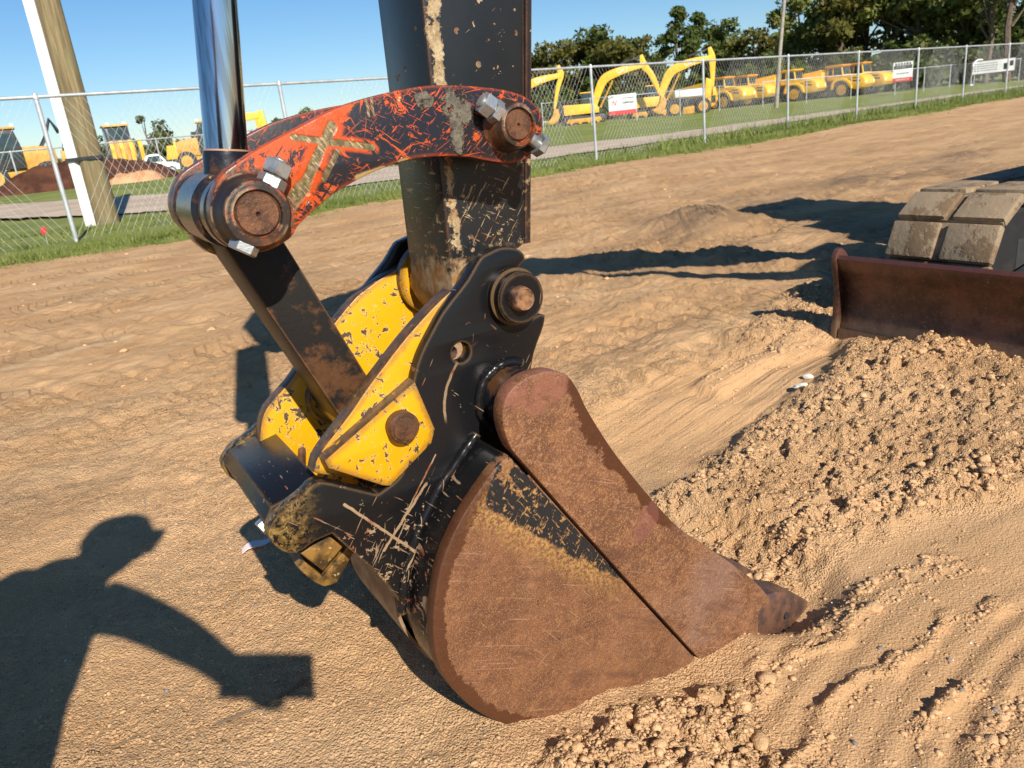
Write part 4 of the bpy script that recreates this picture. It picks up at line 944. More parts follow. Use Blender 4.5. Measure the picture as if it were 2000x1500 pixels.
js = [i for i, p in enumerate(inset) if p[0] < .06 and p[1] < .33]
wear = m_simple('scuffed_wear_strip', (.16, .085, .045), (.30, .215, .13), 26, .55, .1)
shell('wear_strip', [(p[0]-.006, p[1]-.006) for p in inset[js[0]:js[-1]]], -.006, .16, .40, wear, bucket)
# ear plates, near and far, with the hook that takes the coupler
eh = P['earhole']
def ear(w0, w1):
    e = prism('ear_plate', P['ear'], w0, w1, GLOSSJ, bucket, .0045, holes=((eh[0], eh[1], eh[2]),), sub=3); return e
ear(.100, .132); ear(.430, .462)
lathe('hole_plug', (eh[0]-.006, .128, eh[1]-.004), [(.012, 0), (.012, .006), (.009, .008)], mt, bucket, seg=24)
BLUE = m_gloss('worn_cross_plate')
prism('cross_plate', [(-.2060, .5060), (-.2885, .4900), (-.3030, .4680), (-.288, .452), (-.205, .486)], .130, .432, BLUE, bucket, .004)
# round boss that carries the side plate, with its weld
bcx, bcz = P['barC'][:2]
lathe('bushing', (bcx+.002, .024, bcz), [(.055, 0), (.0535, .006), (.0535, .060), (.056, .078)], OIL, bucket, seg=64)
def torus(name, c, Rr, r, mat, parent, a0=0, a1=6.2832, seg=64, lump=.25):
    pts, rr = [], []
    for i in range(seg+1):
        a = a0+(a1-a0)*i/seg; j = rnd.uniform(-1, 1)*r*.12; pts.append((c[0]+(Rr+j)*math.cos(a), c[1], c[2]+(Rr+j)*math.sin(a))); rr.append(r*(1+rnd.uniform(-lump, lump)*.5))
    return tube(name, pts, rr, mat, parent, 10)
torus('weld_bead', (bcx, .097, bcz), .060, .0085, GLOSS, bucket, R(60), R(300))
def weld_line(name, pts, r, mat, parent):
    Q = []; 
    for a, b_ in zip(pts, pts[1:]):
        for k in range(10): t = k/10; Q.append(tuple(Vector(a)*(1-t)+Vector(b_)*t + Vector((rnd.uniform(-1, 1), 0, rnd.uniform(-1, 1)))*r*.10))
    Q.append(pts[-1]); return tube(name, Q, [r*(1+rnd.uniform(-.14, .14)) for _ in Q], mat, parent, 8)
weld_line('weld_bead', [(.060, .098, .515), (.020, .098, .480), (-.030, .098, .435), (-.075, .098, .375), (-.105, .098, .310), (-.125, .098, .240)], .0085, GLOSS, bucket)
# black transition band between ear and side plate
band = [p for p in ch if p[1] > .12 and p[0] < .07][:30]
shell('transition_band', [(p[0]+.004, p[1]-.003) for p in band], .012, .022, .104, GLOSS, bucket)
# lip, teeth and their adapters
prism('lip', [(.45, -.10), (.60, -.155), (.70, -.12), (.66, -.085), (.5, -.06)], .022, .533, WORN, bucket, .004)
def tooth(w, tip=.815):
    bm = bmesh.new(); hw_ = .042
    secs = [(.575, -.028, -.150, hw_*.85), (.655, -.026, -.158, hw_), (.695, -.034, -.156, hw_*.98), (.745, -.060, -.151, hw_*.86), (.790, -.094, -.146, hw_*.66), (tip+.008, -.124, -.140, hw_*.44)]
    rings = []
    for s, zt, zb, h_ in secs:
        k = .30
        rings.append([bm.verts.new((s, w+a*h_, zb+(zt-zb)*b_)) for a, b_ in ((-1, .06), (-1, .78), (-.93, .93), (-.80, 1.0), (.80, 1.0), (.93, .93), (1, .78), (1, .06), (.85, 0), (-.85, 0))])
    for a, b_ in zip(rings, rings[1:]):
        for i in range(10): bm.faces.new((a[i], a[(i+1) % 10], b_[(i+1) % 10], b_[i]))
    bm.faces.new(rings[0][::-1]); bm.faces.new(rings[-1]); bmesh.ops.recalc_face_normals(bm, faces=bm.faces)
    t = from_bm('tooth', bm, WORN, bucket, 45)
    lathe('retainer_pin', (.722, w-hw_*.93, -.105), [(.008, -.004), (.008, .004)], DARK, t, axis=(0, -1, 0), seg=14)
    return t
for w in (.034, .195, .356, .515): tooth(w)

# ================================================================== DOZER BLADE AND TRACK
prof = [(2.300, -.06), (2.330, -.06), (2.352, .04), (2.372, .15), (2.366, .25), (2.335, .318), (2.322, .345), (2.300, .352), (2.288, .338), (2.300, .30), (2.333, .24), (2.342, .15), (2.325, .05)]
blade = prism('dozer_blade', prof, -1.25, 1.036, BLADE_M, exc, .006, sub=3)
prism('end_plate', [(2.288, -.06), (2.36, -.06), (2.43, .10), (2.43, .25), (2.375, .325), (2.345, .362), (2.322, .378), (2.298, .372), (2.282, .34), (2.31, .20)], 1.034, 1.060, BLADE_M, blade, .004, sub=2)
prism('cutting_edge', [(2.290, -.07), (2.300, -.07), (2.318, .03), (2.308, .036)], -1.25, 1.03, BLADE_M, blade, .003)
prism('push_arm', [(2.36, .05), (2.36, .22), (3.3, .38), (3.3, .24)], .42, .52, MACH, blade, .008)
def track(w0, w1):
    tr = empty('track', (0, 0, 0), 0, parent=exc)
    xa, xb, rr, zc = 2.83, 4.75, .265, .268; wm = (w0+w1)/2
    path = []; L1 = xb-xa; per = 2*L1+2*math.pi*rr
    def pos(d):
        d %= per
        if d < L1: return (xa+d, zc+rr, 0.)
        d -= L1
        if d < math.pi*rr: a = d/rr; return (xb+rr*math.sin(a), zc+rr*math.cos(a), a)
        d -= math.pi*rr
        if d < L1: return (xb-d, zc-rr, math.pi)
        d -= L1; a = d/rr; return (xa-rr*math.sin(a), zc-rr*math.cos(a), math.pi+a)
    n = 36; hw2 = (w1-w0)/2
    def pad():
        bm = bmesh.new()
        for side in (-1, 1):
            add_box(bm, (0, side*(hw2*.5+.006), .012), (per/n*.97, hw2-.022, .042), 0, 0, .009)
        add_box(bm, (0, 0, .004), (per/n*1.02, hw2*1.9, .022), 0, 0, .004)
        me = bpy.data.meshes.new('track_shoe'); bm.to_mesh(me); bm.free(); finish(me, 35); me.materials.append(TRACK); return me
    me = pad()
    for i in range(n):
        x, z, a = pos(i*per/n); o = bpy.data.objects.new('track_shoe', me); o.location = (x, wm, z); o.rotation_euler = (0, a, 0); link_o(o, tr)
    lathe('idler_wheel', (xa, w0+.06, zc), [(.20, 0), (.225, .02), (.225, hw2*2-.14), (.20, hw2*2-.12)], DARK, tr); lathe('drive_sprocket', (xb, w0+.06, zc), [(.20, 0), (.225, .02), (.225, hw2*2-.14), (.20, hw2*2-.12)], DARK, tr)
    prism('track_frame', [(xa, .12), (xb, .12), (xb, .36), (xa, .36)], w0+.05, w1-.05, MACH, tr, .02)
    for k in range(4): lathe('track_roller', (xa+.35+k*.42, w0+.07, .12), [(.075, 0), (.075, hw2*2-.14)], DARK, tr, seg=20)
    lathe('mud_clod_strip', (xa-.1, wm, zc+.32), [(.001, 0), (.001, .001)], TRACK, tr) if False else None
    return tr
def link_o(o, parent): COL.objects.link(o); o.parent = parent
track(.545, .985); track(-.98, -.54)
# upper structure: out of the frame, it throws the shadows on the yard
prism('undercarriage', [(2.9, .25), (4.7, .25), (4.6, .62), (3.0, .62)], -.52, .52, MACH, exc, .03)
prism('swing_frame', [(3.15, .60), (5.8, .60), (5.8, .735), (3.2, .735)], -.55, .62, MACH, exc, .02)
prism('track_shade_block', [(2.96, .76), (3.28, .76), (3.28, 1.14), (3.02, 1.10)], .05, .50, MACH, exc, .02)  # added block out of view, placed to cast shadow on the track top
prism('front_shade_block', [(3.3, .74), (3.88, .74), (3.88, 1.20), (3.4, 1.10)], .12, .80, MACH, exc, .03)  # added box out of view, shaped to keep the far track in shadow
prism('house', [(3.9, .72), (6.0, .72), (6.2, .95), (6.15, 1.45), (5.8, 1.62), (4.85, 1.60), (4.0, 1.25)], -.95, .70, MACH, exc, .05)
prism('side_shade_block', [(4.15, .72), (6.0, .72), (6.1, 1.40), (4.25, 1.45)], .66, 1.02, MACH, exc, .04)  # added box out of view, widens the shadow on the ground
cab = prism('cab', [(4.40, .80), (5.6, .80), (5.67, 1.6), (5.55, 2.50), (4.75, 2.54), (4.43, 1.7)], .22, .80, MACH, exc, .04)
prism('window', [(4.83, 1.5), (5.50, 1.5), (5.45, 2.35), (5.07, 2.37), (4.85, 1.75)], .795, .812, GLASSM, cab, .006)
prism('window', [(4.83, 1.5), (5.50, 1.5), (5.45, 2.35), (5.07, 2.37), (4.85, 1.75)], .208, .226, GLASSM, cab, .006)

def pol(px, D):
    """plan position on the sight line of a picture column on the horizon, D metres out"""
    dx, dy = px-1000, -505-.110*(px-1000)+0; c_, s_ = math.cos(ROLL), math.sin(ROLL); t = dx*c_-dy*s_; u = dx*s_+dy*c_
    v = Vector((t, 1480*math.cos(PITCH)-u*math.sin(PITCH))).normalized()*D; return v.x, v.y
# ================================================================== MATERIALS: yard
YM = m_simple('machine_yellow', (.80, .42, .022), (.86, .50, .04), 2, .4, 0, 0)
YD = m_simple('dusty_yellow', (.46, .23, .022), (.62, .33, .04), 3, .55, 0, 0)
ORG = m_simple('faded_orange_roof', (.70, .28, .04), (.80, .38, .06), 3, .5, 0, 0)
WHITE = m_simple('white_paint', (.72, .72, .70), (.80, .80, .79), 3, .4, 0, 0)
REDP = m_simple('red_print', (.55, .03, .03), (.62, .05, .05), 3, .5, 0, 0)
INK = m_simple('dark_print', (.03, .03, .035), (.06, .06, .06), 3, .5, 0, 0)
GALV = m_simple('galvanised_steel', (.46, .49, .51), (.60, .62, .63), 6, .42, .45, 0)
WIRE = m_simple('fence_wire', (.50, .50, .48), (.62, .62, .60), 6, .5, .2, 0)
TYRE = m_simple('tyre_rubber', (.02, .02, .021), (.045, .042, .04), 6, .8, 0, 0)
SOIL = m_simple('red_brown_soil', (.055, .024, .016), (.11, .046, .027), 1.5, .95, 0, .4, .1)
SOILP = m_simple('pale_orange_soil', (.42, .21, .10), (.55, .33, .17), 1.5, .95, 0, .3, .1)
BARK = m_simple('grey_brown_bark', (.10, .075, .052), (.17, .13, .10), 6, .9, 0, .5, .1)
def m_pole():
    b = MB('weathered_pole_wood'); n = b.noise(1, 5, .65, v=b.map((22, 22, 1.1))); n2 = b.noise(3, 3)
    c = b.mix((.13, .10, .052), (.29, .225, .12), n.step(.3, .7)); c = b.mix(c, (.20, .18, .10), n2.step(.45, .65)*.6)
    return b.pbr(c, .85, 0, b.bump(n, .6, .02), spec=.2)
POLE = m_pole()
def m_leaf(name, c1, c2, c3):
    b = MB(name); n = b.noise(.55, 3, .6, v=b.geo('Position')); r = V(b, b.n('ShaderNodeNewGeometry').outputs['Random Per Island'])
    c = b.mix(c1, c2, r); c = b.mix(c, c3, n.step(.48, .68)*.8)
    m_ = b.pbr(c, .55, 0, None, spec=.25); tl_ = b.n('ShaderNodeBsdfTranslucent'); b.put(tl_.inputs[0], c); mx = b.n('ShaderNodeMixShader'); mx.inputs[0].default_value = .38
    b.t.links.new(b.p.outputs[0], mx.inputs[1]); b.t.links.new(tl_.outputs[0], mx.inputs[2]); b.t.links.new(mx.outputs[0], b.out.inputs[0]); return m_
LEAFS = [m_leaf('olive_leaves', (.09, .095, .02), (.155, .145, .03), (.20, .165, .036)), m_leaf('green_leaves', (.065, .10, .022), (.13, .16, .036), (.18, .175, .05)), m_leaf('dark_leaves', (.11, .14, .032), (.23, .25, .06), (.30, .27, .08)), m_leaf('pale_pine_leaves', (.08, .10, .04), (.125, .14, .065), (.15, .16, .08))]

# ================================================================== FENCES
def wires(name, p0, p1, h, sp, r, parent, up=.06):
    p0, p1 = np.array(p0), np.array(p1); L = float(np.hypot(*(p1-p0)[:2])); u = (p1-p0)/L; n = int(L/sp); H = h-.05+up
    T0, T1 = [], []
    run = H*.62
    for k in range(int(-run/sp), n+1):
        for sgn in (1, -1):
            a = k*sp if sgn > 0 else k*sp+run; b_ = a+sgn*run; za, zb = .05, H
            if min(a, b_) < 0 or max(a, b_) > L: continue
            T0.append((*(p0+u*a)[:2], p0[2]+za+(p1[2]-p0[2])*a/L)); T1.append((*(p0+u*b_)[:2], p0[2]+zb+(p1[2]-p0[2])*b_/L))
    A, B = np.array(T0), np.array(T1); nn = np.array([-u[1], u[0], 0]); d = (B-A)/np.linalg.norm(B-A, axis=1)[:, None]; s = np.cross(d, nn)
    off = [nn*r, -nn*r*.5+s*r*.87, -nn*r*.5-s*r*.87]
    co = np.stack([A+o for o in off]+[B+o for o in off], 1).reshape(-1, 3); m = len(A); base = (np.arange(m)*6)[:, None, None]
    f = (np.array([[0, 1, 4, 3], [1, 2, 5, 4], [2, 0, 3, 5]])[None]+base).reshape(-1, 4)
    return tag(from_np(name, co, f, WIRE, parent), kind='stuff')
def fence(label, pts, h, pr, rr, sp, wr, zf):
    f = empty('chain_link_fence', (0, 0, 0), 0, label, 'fence')
    P3 = [(x, y, zf(x, y)) for x, y in pts]
    for i, p in enumerate(P3):
        o = rod('post', (p[0], p[1], p[2]-.1), (p[0], p[1], p[2]+h-.03), pr, pr, GALV, f, 10)
        lathe('post_cap', (p[0], p[1], p[2]+h-.03), [(pr*1.25, 0), (pr*1.25, .03), (pr*.9, .075), (.004, .09)], GALV, o, axis=(0, 0, 1), seg=10)
    tube('top_rail', [(p[0], p[1], p[2]+h) for p in P3], rr, GALV, f, 8)
    for a, b_ in zip(P3, P3[1:]): wires('wire_mesh', a, b_, h, sp, wr, f)
    return f
POSTS = [-29.3, -25.2, -21.0, -17.3, -13.5, -9.68, -5.46, -1.36, 2.85, 7.24, 11.43, 15.96, 20.2, 24.5]
fence('tall near chain link fence with galvanised posts between the dirt yard and the gravel road', [tuple(along(t)) for t in POSTS], 2.09, .033, .025,   .115, .0025, lambda x, y: field_z(x, y)-.03)
fence('low distant chain link fence in front of the right row of yellow machines', [(4.3, 57.8), (8.0, 59.2), (11.6, 60.4), (15.2, 61.6), (18.6, 62.8), (22.2, 63.3), (25.8, 63.6), (29.5, 63.9), (33.2, 64.2), (36.2, 65.4), (39.1, 66.7), (42, 68.1), (45.8, 68)], 1.85, .035, .03, .20, .004, field_z)
fence('distant chain link fence in front of the red brown soil heap on the left', [(-26, 32.0), (-21, 35.9), (-16.5, 40.7), (-12.6, 44.9), (-9, 48.7), (-5.5, 52.4)], 1.80, .035, .034, .20, .004, field_z)

# ================================================================== POLES, FLAG, SIGNS
up_ = empty('utility_pole', (-7.30, 14.9, 0), 0, 'thick weathered wooden utility pole with white cable guard beside the near fence', 'utility pole')
tube('trunk', [(0, 0, -.3), (0, 0, 3), (0, 0, 9.5)], [.215, .20, .165], POLE, up_, 20)
prism('cable_guard', [(-.375, -.075), (-.235, -.085), (-.19, 0), (-.235, .085), (-.375, .075), (-.395, 0)], 0, 1, WHITE, None, .01)
bpy.data.objects.remove(bpy.data.objects['cable_guard'])
def vprism(name, poly, z0, z1, mat, parent):
    bm = bmesh.new(); lo = [bm.verts.new((x, y, z0)) for x, y in poly]; hi = [bm.verts.new((x, y, z1)) for x, y in poly]; n = len(poly)
    for i in range(n): bm.faces.new((lo[i], lo[(i+1) % n], hi[(i+1) % n], hi[i]))
    bm.faces.new(lo[::-1]); bm.faces.new(hi); bmesh.ops.recalc_face_normals(bm, faces=bm.faces); return from_bm(name, bm, mat, parent, 35)
vprism('cable_guard', [(-.36, -.14), (-.24, -.16), (-.19, -.09), (-.205, .02), (-.34, .02), (-.375, -.06)], -.1, 8.2, WHITE, up_)
vprism('clamp_band', [(-.38, -.18), (.10, -.23), (.235, -.1), (.235, .1), (.1, .22), (-.1, .22), (-.385, .05)], 1.22, 1.28, MACH, up_)
p2 = empty('utility_pole', (21.3, 58.0, .1), 0, 'thin grey leaning utility pole among the yellow dump trucks', 'utility pole')
tube('trunk', [(0, 0, -.2), (.25, -.05, 4), (.62, -.2, 9)], [.15, .13, .11], m_simple('grey_pole_wood', (.26, .22, .18), (.36, .32, .27), 4, .8, 0, .2), p2, 12); box('crossarm', (.62, -.2, 8.5), (1.8, .1, .12), BARK, p2)
fl_ = empty('survey_flag', (-6.72, 11.72, -.02), 0, 'small red survey flag on a wire at the foot of the near fence', 'flag')
rod('flag_wire', (0, 0, -.05), (.02, 0, .34), .004, .004, GALV, fl_, 6); box('flag_cloth', (.005, -.005, .27), (.075, .004, .10), REDP, fl_, ry=.5)
def sign(label, loc, rz, w, h, rows, border=None, post=False, red=.2):
    s = empty('sign', loc, rz, label, 'sign'); box('panel', (0, 0, h/2), (w, .03, h), WHITE, s)
    if red: box('red_band', (0, -.020, h*red/2), (w*.985, .012, h*red*.98), REDP, s)
    for (x, z, ww, hh, m) in rows: box('print', (x*w, -.021, z*h), (ww*w, .010, hh*h), m, s)
    if border: 
        for x in (-1, 1): box('frame', (x*(w/2+.03), 0, h/2), (.06, .06, h+.12), border, s)
        for z in (-.03, h+.03): box('frame', (0, 0, z), (w, .06, .06), border, s)
    return s
ln = lambda z, x0, x1, k, hh, m: [(x0+(x1-x0)*(i+.5)/k, z, (x1-x0)/k*rnd.uniform(.5, .8), hh, m) for i in range(k)]
s1 = sign('white sign with red bottom band hung on the far fence by the excavators', (10.45, 59.75, .95), -.17, 2.05, 1.42, ln(.80, .0, .42, 9, .05, INK)+ln(.58, .0, .40, 8, .10, INK), red=.22)
for k, (x, a) in enumerate(((-.72, .35), (-.60, -.35), (-.48, .35))): box('logo_stroke', (x, -.022, .86), (.05, .010, .36), REDP, s1, ry=a)
sign('white sign with black heading and red foot in front of rightmost dump truck', (33.6, 63.9, 1.12), -.42, 1.42, 1.45, ln(.90, -.42, .42, 6, .10, INK)+[(0, .74, .92, .18, INK)]+ln(.74, -.40, .38, 7, .12, WHITE)+ln(.42, -.3, .3, 6, .06, INK)+ln(.10, -.35, .35, 7, .06, WHITE), red=.2)
sign('wide white banner in dark brown frame at the right end of the field', (41.9, 65.5, 1.05), -.55, 3.0, .95, ln(.78, -.46, .1, 9, .06, INK)+ln(.60, -.46, .1, 8, .06, INK)+ln(.42, -.46, .1, 9, .06, INK)+ln(.24, -.46, .1, 7, .06, INK)+[(.30, .4, .12, .5, INK), (.42, .6, .08, .4, INK)], border=m_simple('dark_red_frame', (.09, .03, .02), (.13, .05, .03), 3, .6, 0, 0), red=0)
gp = empty('vent_pipe', (40.6, 66.2, .2), 0, 'white goose neck pipe standing beside the wide banner', 'pipe')
tube('riser', [(0, 0, 0), (0, 0, 1.5), (.12, 0, 1.75), (.42, -.05, 1.95), (.75, -.1, 1.9)], .08, WHITE, gp, 8); lathe('base_collar', (0, 0, 0), [(.13, 0), (.13, .12)], WHITE, gp, axis=(0, 0, 1), seg=10)
tr_ = empty('trailer', (56.0, 102.5, .4), -.5, 'white box trailer half hidden by trees behind the far fence', 'trailer')
box('box_body', (0, 0, 2.05), (5.2, 2.4, 2.3), WHITE, tr_, bev=.05); box('chassis', (0, 0, .75), (5.0, 1.8, .25), MACH, tr_)
for sx in (-1.6, -.6):
    for sy in (-1, 1): lathe('wheel', (sx, sy*.95, .45), [(.3, -.12), (.45, -.10), (.45, .10), (.3, .12)], TYRE, tr_, seg=18)

# ================================================================== YELLOW MACHINES
def wheel(parent, x, y, r, w, rim):
    o = lathe('wheel', (x, y-w/2, r), [(r*.62, 0), (r*.9, .02), (r, w*.18), (r, w*.82), (r*.9, w-.02), (r*.62, w)], TYRE, parent, seg=26)
    lathe('rim', (x, y-w/2-.02, r), [(r*.60, 0), (r*.60, .05), (r*.48, .06), (r*.46, .16)], rim, o, seg=20); lathe('hub', (x, y-w/2-.05, r), [(r*.26, 0), (r*.28, .10)], rim, o, seg=14)
    return o
def boom_machine(loc, rz, label, dx, dz=1.9, sc=1.0):
    m = empty('parked_excavator', loc, rz, label, 'excavator', 'yellow excavators parked in a row'); m.scale = (sc,)*3
    for y in (-1.25, .85):
        t = prism('track', smooth_outline([(-3.4, .45), (-3.1, .05), (.9, .05), (1.2, .45), (.9, .88), (-3.1, .88)], 3), y-.28, y+.28, MACH, m, .03)
        prism('track_frame', [(-2.9, .3), (.7, .3), (.5, .66), (-2.7, .66)], y-.33, y-.285, YD, t, .01)
        for k in range(4): lathe('roller', (-2.4+k*.9, y-.36, .28), [(.16, 0), (.16, .06)], YD, t, seg=14)
    prism('house', [(-3.3, 1.05), (.45, 1.05), (.45, 1.55), (-.1, 1.95), (-3.1, 2.05), (-3.5, 1.7)], -1.2, 1.0, YM, m, .05)
    prism('counterweight', smooth_outline([(-3.75, 1.05), (-3.05, 1.0), (-3.05, 2.1), (-3.6, 2.0)], 3), -1.25, 1.05, MACH, m, .06)
    c = prism('cab', [(-1.35, 1.4), (.25, 1.4), (.42, 2.1), (.0, 3.02), (-1.25, 3.02)], .05, .98, MACH, m, .05)
    prism('window', [(-1.2, 2.0), (.2, 2.05), (-.08, 2.9), (-1.15, 2.9)], .03, .052, GLASSM, c, .004); prism('cab_roof', [(-1.4, 3.02), (.05, 3.02), (0, 3.1), (-1.35, 3.12)], .02, 1.0, YM, c, .02)
    bo = curved('boom', [(.05, 1.75), (.45, 2.9), (1.15, 4.1), (2.2, 4.55), (3.6, 4.85), (5.15, 5.0)], [.5, .72, .86, .80, .62, .42], -.42, -.02, YM, m)
    text_mesh('logo', 'CAT', .62, WHITE, bo, (3.0, -.425, 4.72), (math.pi/2, 0, 0), .004); prism('logo_triangle', [(2.83, 4.42), (3.17, 4.42), (3.0, 4.64)], -.434, -.424, ORG, bo, .001)
    for y in (-.62, .10): rod('boom_ram', (.6, y, 1.5), (2.0, y, 3.9), .09, .09, YD, bo)
    s = prism('stick', smooth_outline([(4.75, 5.9), (5.05, 6.0), (5.45, 5.1), (5.35+dx*.5, 3.9), (5.1+dx, dz), (4.85+dx, dz), (4.85+dx*.4, 4.0), (4.85, 4.8)], 3), -.36, -.06, YM, m, .03)
    r_ = rod('stick_ram', (2.9, -.22, 5.35), (4.0, -.22, 5.65), .11, .11, MACH, m); rod('ram_piston', (4.0, -.22, 5.65), (4.8, -.22, 5.85), .06, .06, CHROME, r_)
    rod('bucket_ram', (5.2, -.22, 5.0), (5.35+dx*.7, -.22, 3.1), .09, .09, MACH, s)
    ex, ez = 5.0+dx, dz
    prism('bucket', smooth_outline([(ex-.1, ez+.1), (ex+.35, ez-.1), (ex+.45, ez-.75), (ex+.1, ez-1.35), (ex-.55, ez-1.5), (ex-1.0, ez-1.2), (ex-.55, ez-1.0), (ex-.2, ez-.5)], 3), -.75, .35, YD, m, .03)
    return m
boom_machine((2.7, 69.6, .42), -.08, 'yellow excavator partly hidden behind the charcoal arm, boom and stick folded', -.75, 1.9, .84)
boom_machine((9.9, 71.0, .42), -.12, 'yellow excavator with arched boom, standing behind the white and red sign', 1.7, 1.9, .87)
boom_machine((16.2, 73.0, .38), -.16, 'yellow excavator with upright stick, nearest the dump trucks', .15, 1.9, .90)
gr_ = empty('motor_grader', (16.5, 64.6, .30), -.2, 'yellow road machine with long white hood between excavators and dump trucks', 'grader')
prism('hood', [(-.95, 1.45), (1.35, 1.4), (1.35, 2.0), (-.95, 2.05)], -.5, .5, WHITE, gr_, .08); prism('frame', [(-1.6, .75), (2.2, .8), (2.2, 1.34), (-1.6, 1.34)], -.5, .5, MACH, gr_, .03)
prism('rear_frame', [(1.36, .6), (1.8, .6), (1.95, 2.5), (1.5, 2.7), (1.4, 2.0)], -.6, .6, YM, gr_, .03); prism('lift_arm', [(2.0, 1.0), (2.4, 1.0), (2.2, 2.0), (2.0, 2.0)], -.4, .4, YM, gr_, .03)
for x, y in ((-1.0, -.95), (-1.0, .65), (1.2, -.95), (1.2, .65)): wheel(gr_, x, y+.15, .62, .45, YD)
prism('moldboard', [(-.4, .15), (.5, .15), (.55, .7), (-.35, .7)], -1.0, -.9, YD, gr_, .02)
def dump_truck(loc, rz, label, roof):
    m = empty('dump_truck', loc, rz, label, 'dump truck', 'yellow articulated dump trucks parked in a row'); m.scale = (.87,)*3
    h = prism('hood', smooth_outline([(-.1, 1.35), (-.1, 2.3), (1.2, 2.32), (2.05, 2.1), (2.45, 1.75), (2.55, 1.25), (2.3, .95), (1.25, .8), (.95, 1.2), (.5, 1.45)], 3, 30), -1.15, 1.15, YM, m, .08)
    prism('grille_slot', [(1.2, 1.62), (2.0, 1.55), (2.05, 1.68), (1.25, 1.75)], -1.165, -1.14, MACH, h, .004); prism('grille_slot', [(1.2, 1.92), (1.9, 1.85), (1.9, 1.95), (1.2, 2.02)], -1.165, -1.14, MACH, h, .004)
    prism('stripe', [(-.05, 1.86), (1.1, 1.80), (1.1, 1.86), (-.05, 1.93)], -1.162, -1.14, INK, h, .004)
    prism('fender', smooth_outline([(-1.15, 1.0), (-.95, 1.75), (-.3, 2.05), (.5, 1.95), (1.05, 1.45), (1.2, .95), (.95, .95), (.75, 1.35), (.3, 1.72), (-.3, 1.8), (-.75, 1.5), (-.9, 1.0)], 2, 60), -1.3, -.62, YM, m, .02)
    c = prism('cab', [(-1.75, 1.9), (-.05, 1.9), (.02, 2.4), (-.15, 3.25), (-1.75, 3.25)], -.85, .85, YM, m, .04)
    prism('cab_roof', [(-1.95, 3.25), (.0, 3.25), (.05, 3.33), (-.1, 3.42), (-1.9, 3.42)], -.95, .95, roof, c, .03)
    prism('window', [(-1.6, 2.4), (-1.15, 2.4), (-1.15, 3.12), (-1.6, 3.12)], -.868, -.845, GLASSM, c, .005); prism('window', [(-1.0, 2.35), (-.1, 2.35), (-.22, 3.12), (-1.0, 3.12)], -.868, -.845, GLASSM, c, .005)
    box('windscreen', (-.06, 0, 2.78), (.03, 1.5, .75), GLASSM, c, ry=-.19); rod('exhaust', (-1.95, -.7, 2.0), (-1.95, -.7, 3.35), .07, .07, GALV, m)
    b_ = prism('dump_bed', [(-2.1, 1.7), (-2.1, 2.9), (-1.85, 3.05), (-2.3, 3.1), (-7.2, 2.65), (-7.6, 2.2), (-6.8, 1.4), (-3.0, 1.3)], -1.35, 1.35, YM, m, .05)
    prism('chassis', [(-7.0, .8), (-1.0, .8), (.9, .8), (.9, 1.25), (-7.0, 1.25)], -.5, .5, MACH, m, .03)
    for x in (.1, -4.3, -6.1):
        for y in (-1.0, 1.0): wheel(m, x, y, .88, .62, YD)
    for y in (-.85, .85): box('headlight', (2.46, y, 1.5), (.12, .3, .2), WHITE, m)
    return m
tx = [((23.4, 75.6, .30), -.95, 'dump truck at the left end of the row, behind the upright excavator stick', ORG), ((26.3, 77.6, .30), -.92, 'second dump truck from the left, behind the thin grey pole', ORG), ((30.0, 75.7, .30), -.85, 'middle dump truck, its whole near flank and wheel in view', YM), ((33.9, 74.4, .22), -.88, 'fourth dump truck from the left, overlapped by its right neighbour', ORG), ((36.3, 75.4, .25), -.95, 'dump truck at the right end, behind the sign with black heading', ORG)]
for a in tx: dump_truck(*a)

# left side
def loader(name, loc, rz, label, cat, sc=1., glass=GLASSM, mirrored=False):
    m = empty(name, loc, rz, label, cat); m.scale = (-sc if mirrored else sc, sc, sc)
    prism('engine_cover', smooth_outline([(.3, .9), (.3, 2.05), (1.3, 2.0), (1.75, 1.8), (1.75, .95)], 2), -.6, .6, YD, m, .05)
    c = prism('cab', [(-1.3, 1.0), (.28, 1.0), (.28, 2.1), (.1, 2.95), (-1.1, 2.95), (-1.35, 2.1)], -.7, .7, MACH, m, .05)
    prism('window', [(-1.15, 1.5), (.12, 1.5), (.0, 2.75), (-1.05, 2.75)], -.72, -.698, glass, c, .004); box('windscreen', (.20, 0, 2.5), (.03, 1.1, .7), glass, c, ry=-.2)
    prism('cab_roof', [(-1.3, 2.95), (.25, 2.95), (.2, 3.06), (-1.2, 3.08)], -.78, .78, YD, c, .02)
    for y in (-.5, .5): box('work_light', (.15, y, 3.14), (.14, .2, .14), WHITE, c)
    prism('frame', [(-2.0, .6), (1.8, .6), (1.8, .95), (-2.0, .95)], -.5, .5, YD, m, .03)
    for x in (-1.2, 1.2):
        for y in (-.8, .8): wheel(m, x, y, .62, .42, YD)
    return m
l1 = loader('backhoe_loader', (-24.3, 42.0, .55), .55, 'yellow backhoe with dark cab and raised arms at the left edge, behind the far fence', 'backhoe')
for y in (-.3, .3):
    a = tube('loader_arm', [(.6, y, 1.2), (1.5, y, 2.4), (1.9, y, 3.3), (2.2, y, 2.6)], .09, MACH, l1, 8)
prism('digging_arm', [(1.9, .9), (2.25, 1.0), (2.7, 2.9), (2.95, 3.5), (2.75, 3.55), (2.45, 2.9)], -.15, .15, MACH, l1, .02); prism('stabiliser', [(1.85, .3), (2.1, .3), (2.3, 1.6), (2.0, 1.7)], -.8, -.6, YD, l1, .02)
l2 = loader('grader', (-20.6, 45.8, .75), -1.0, 'yellow machine facing the viewer, glazed cab above the red brown soil heap', 'loader', .86)
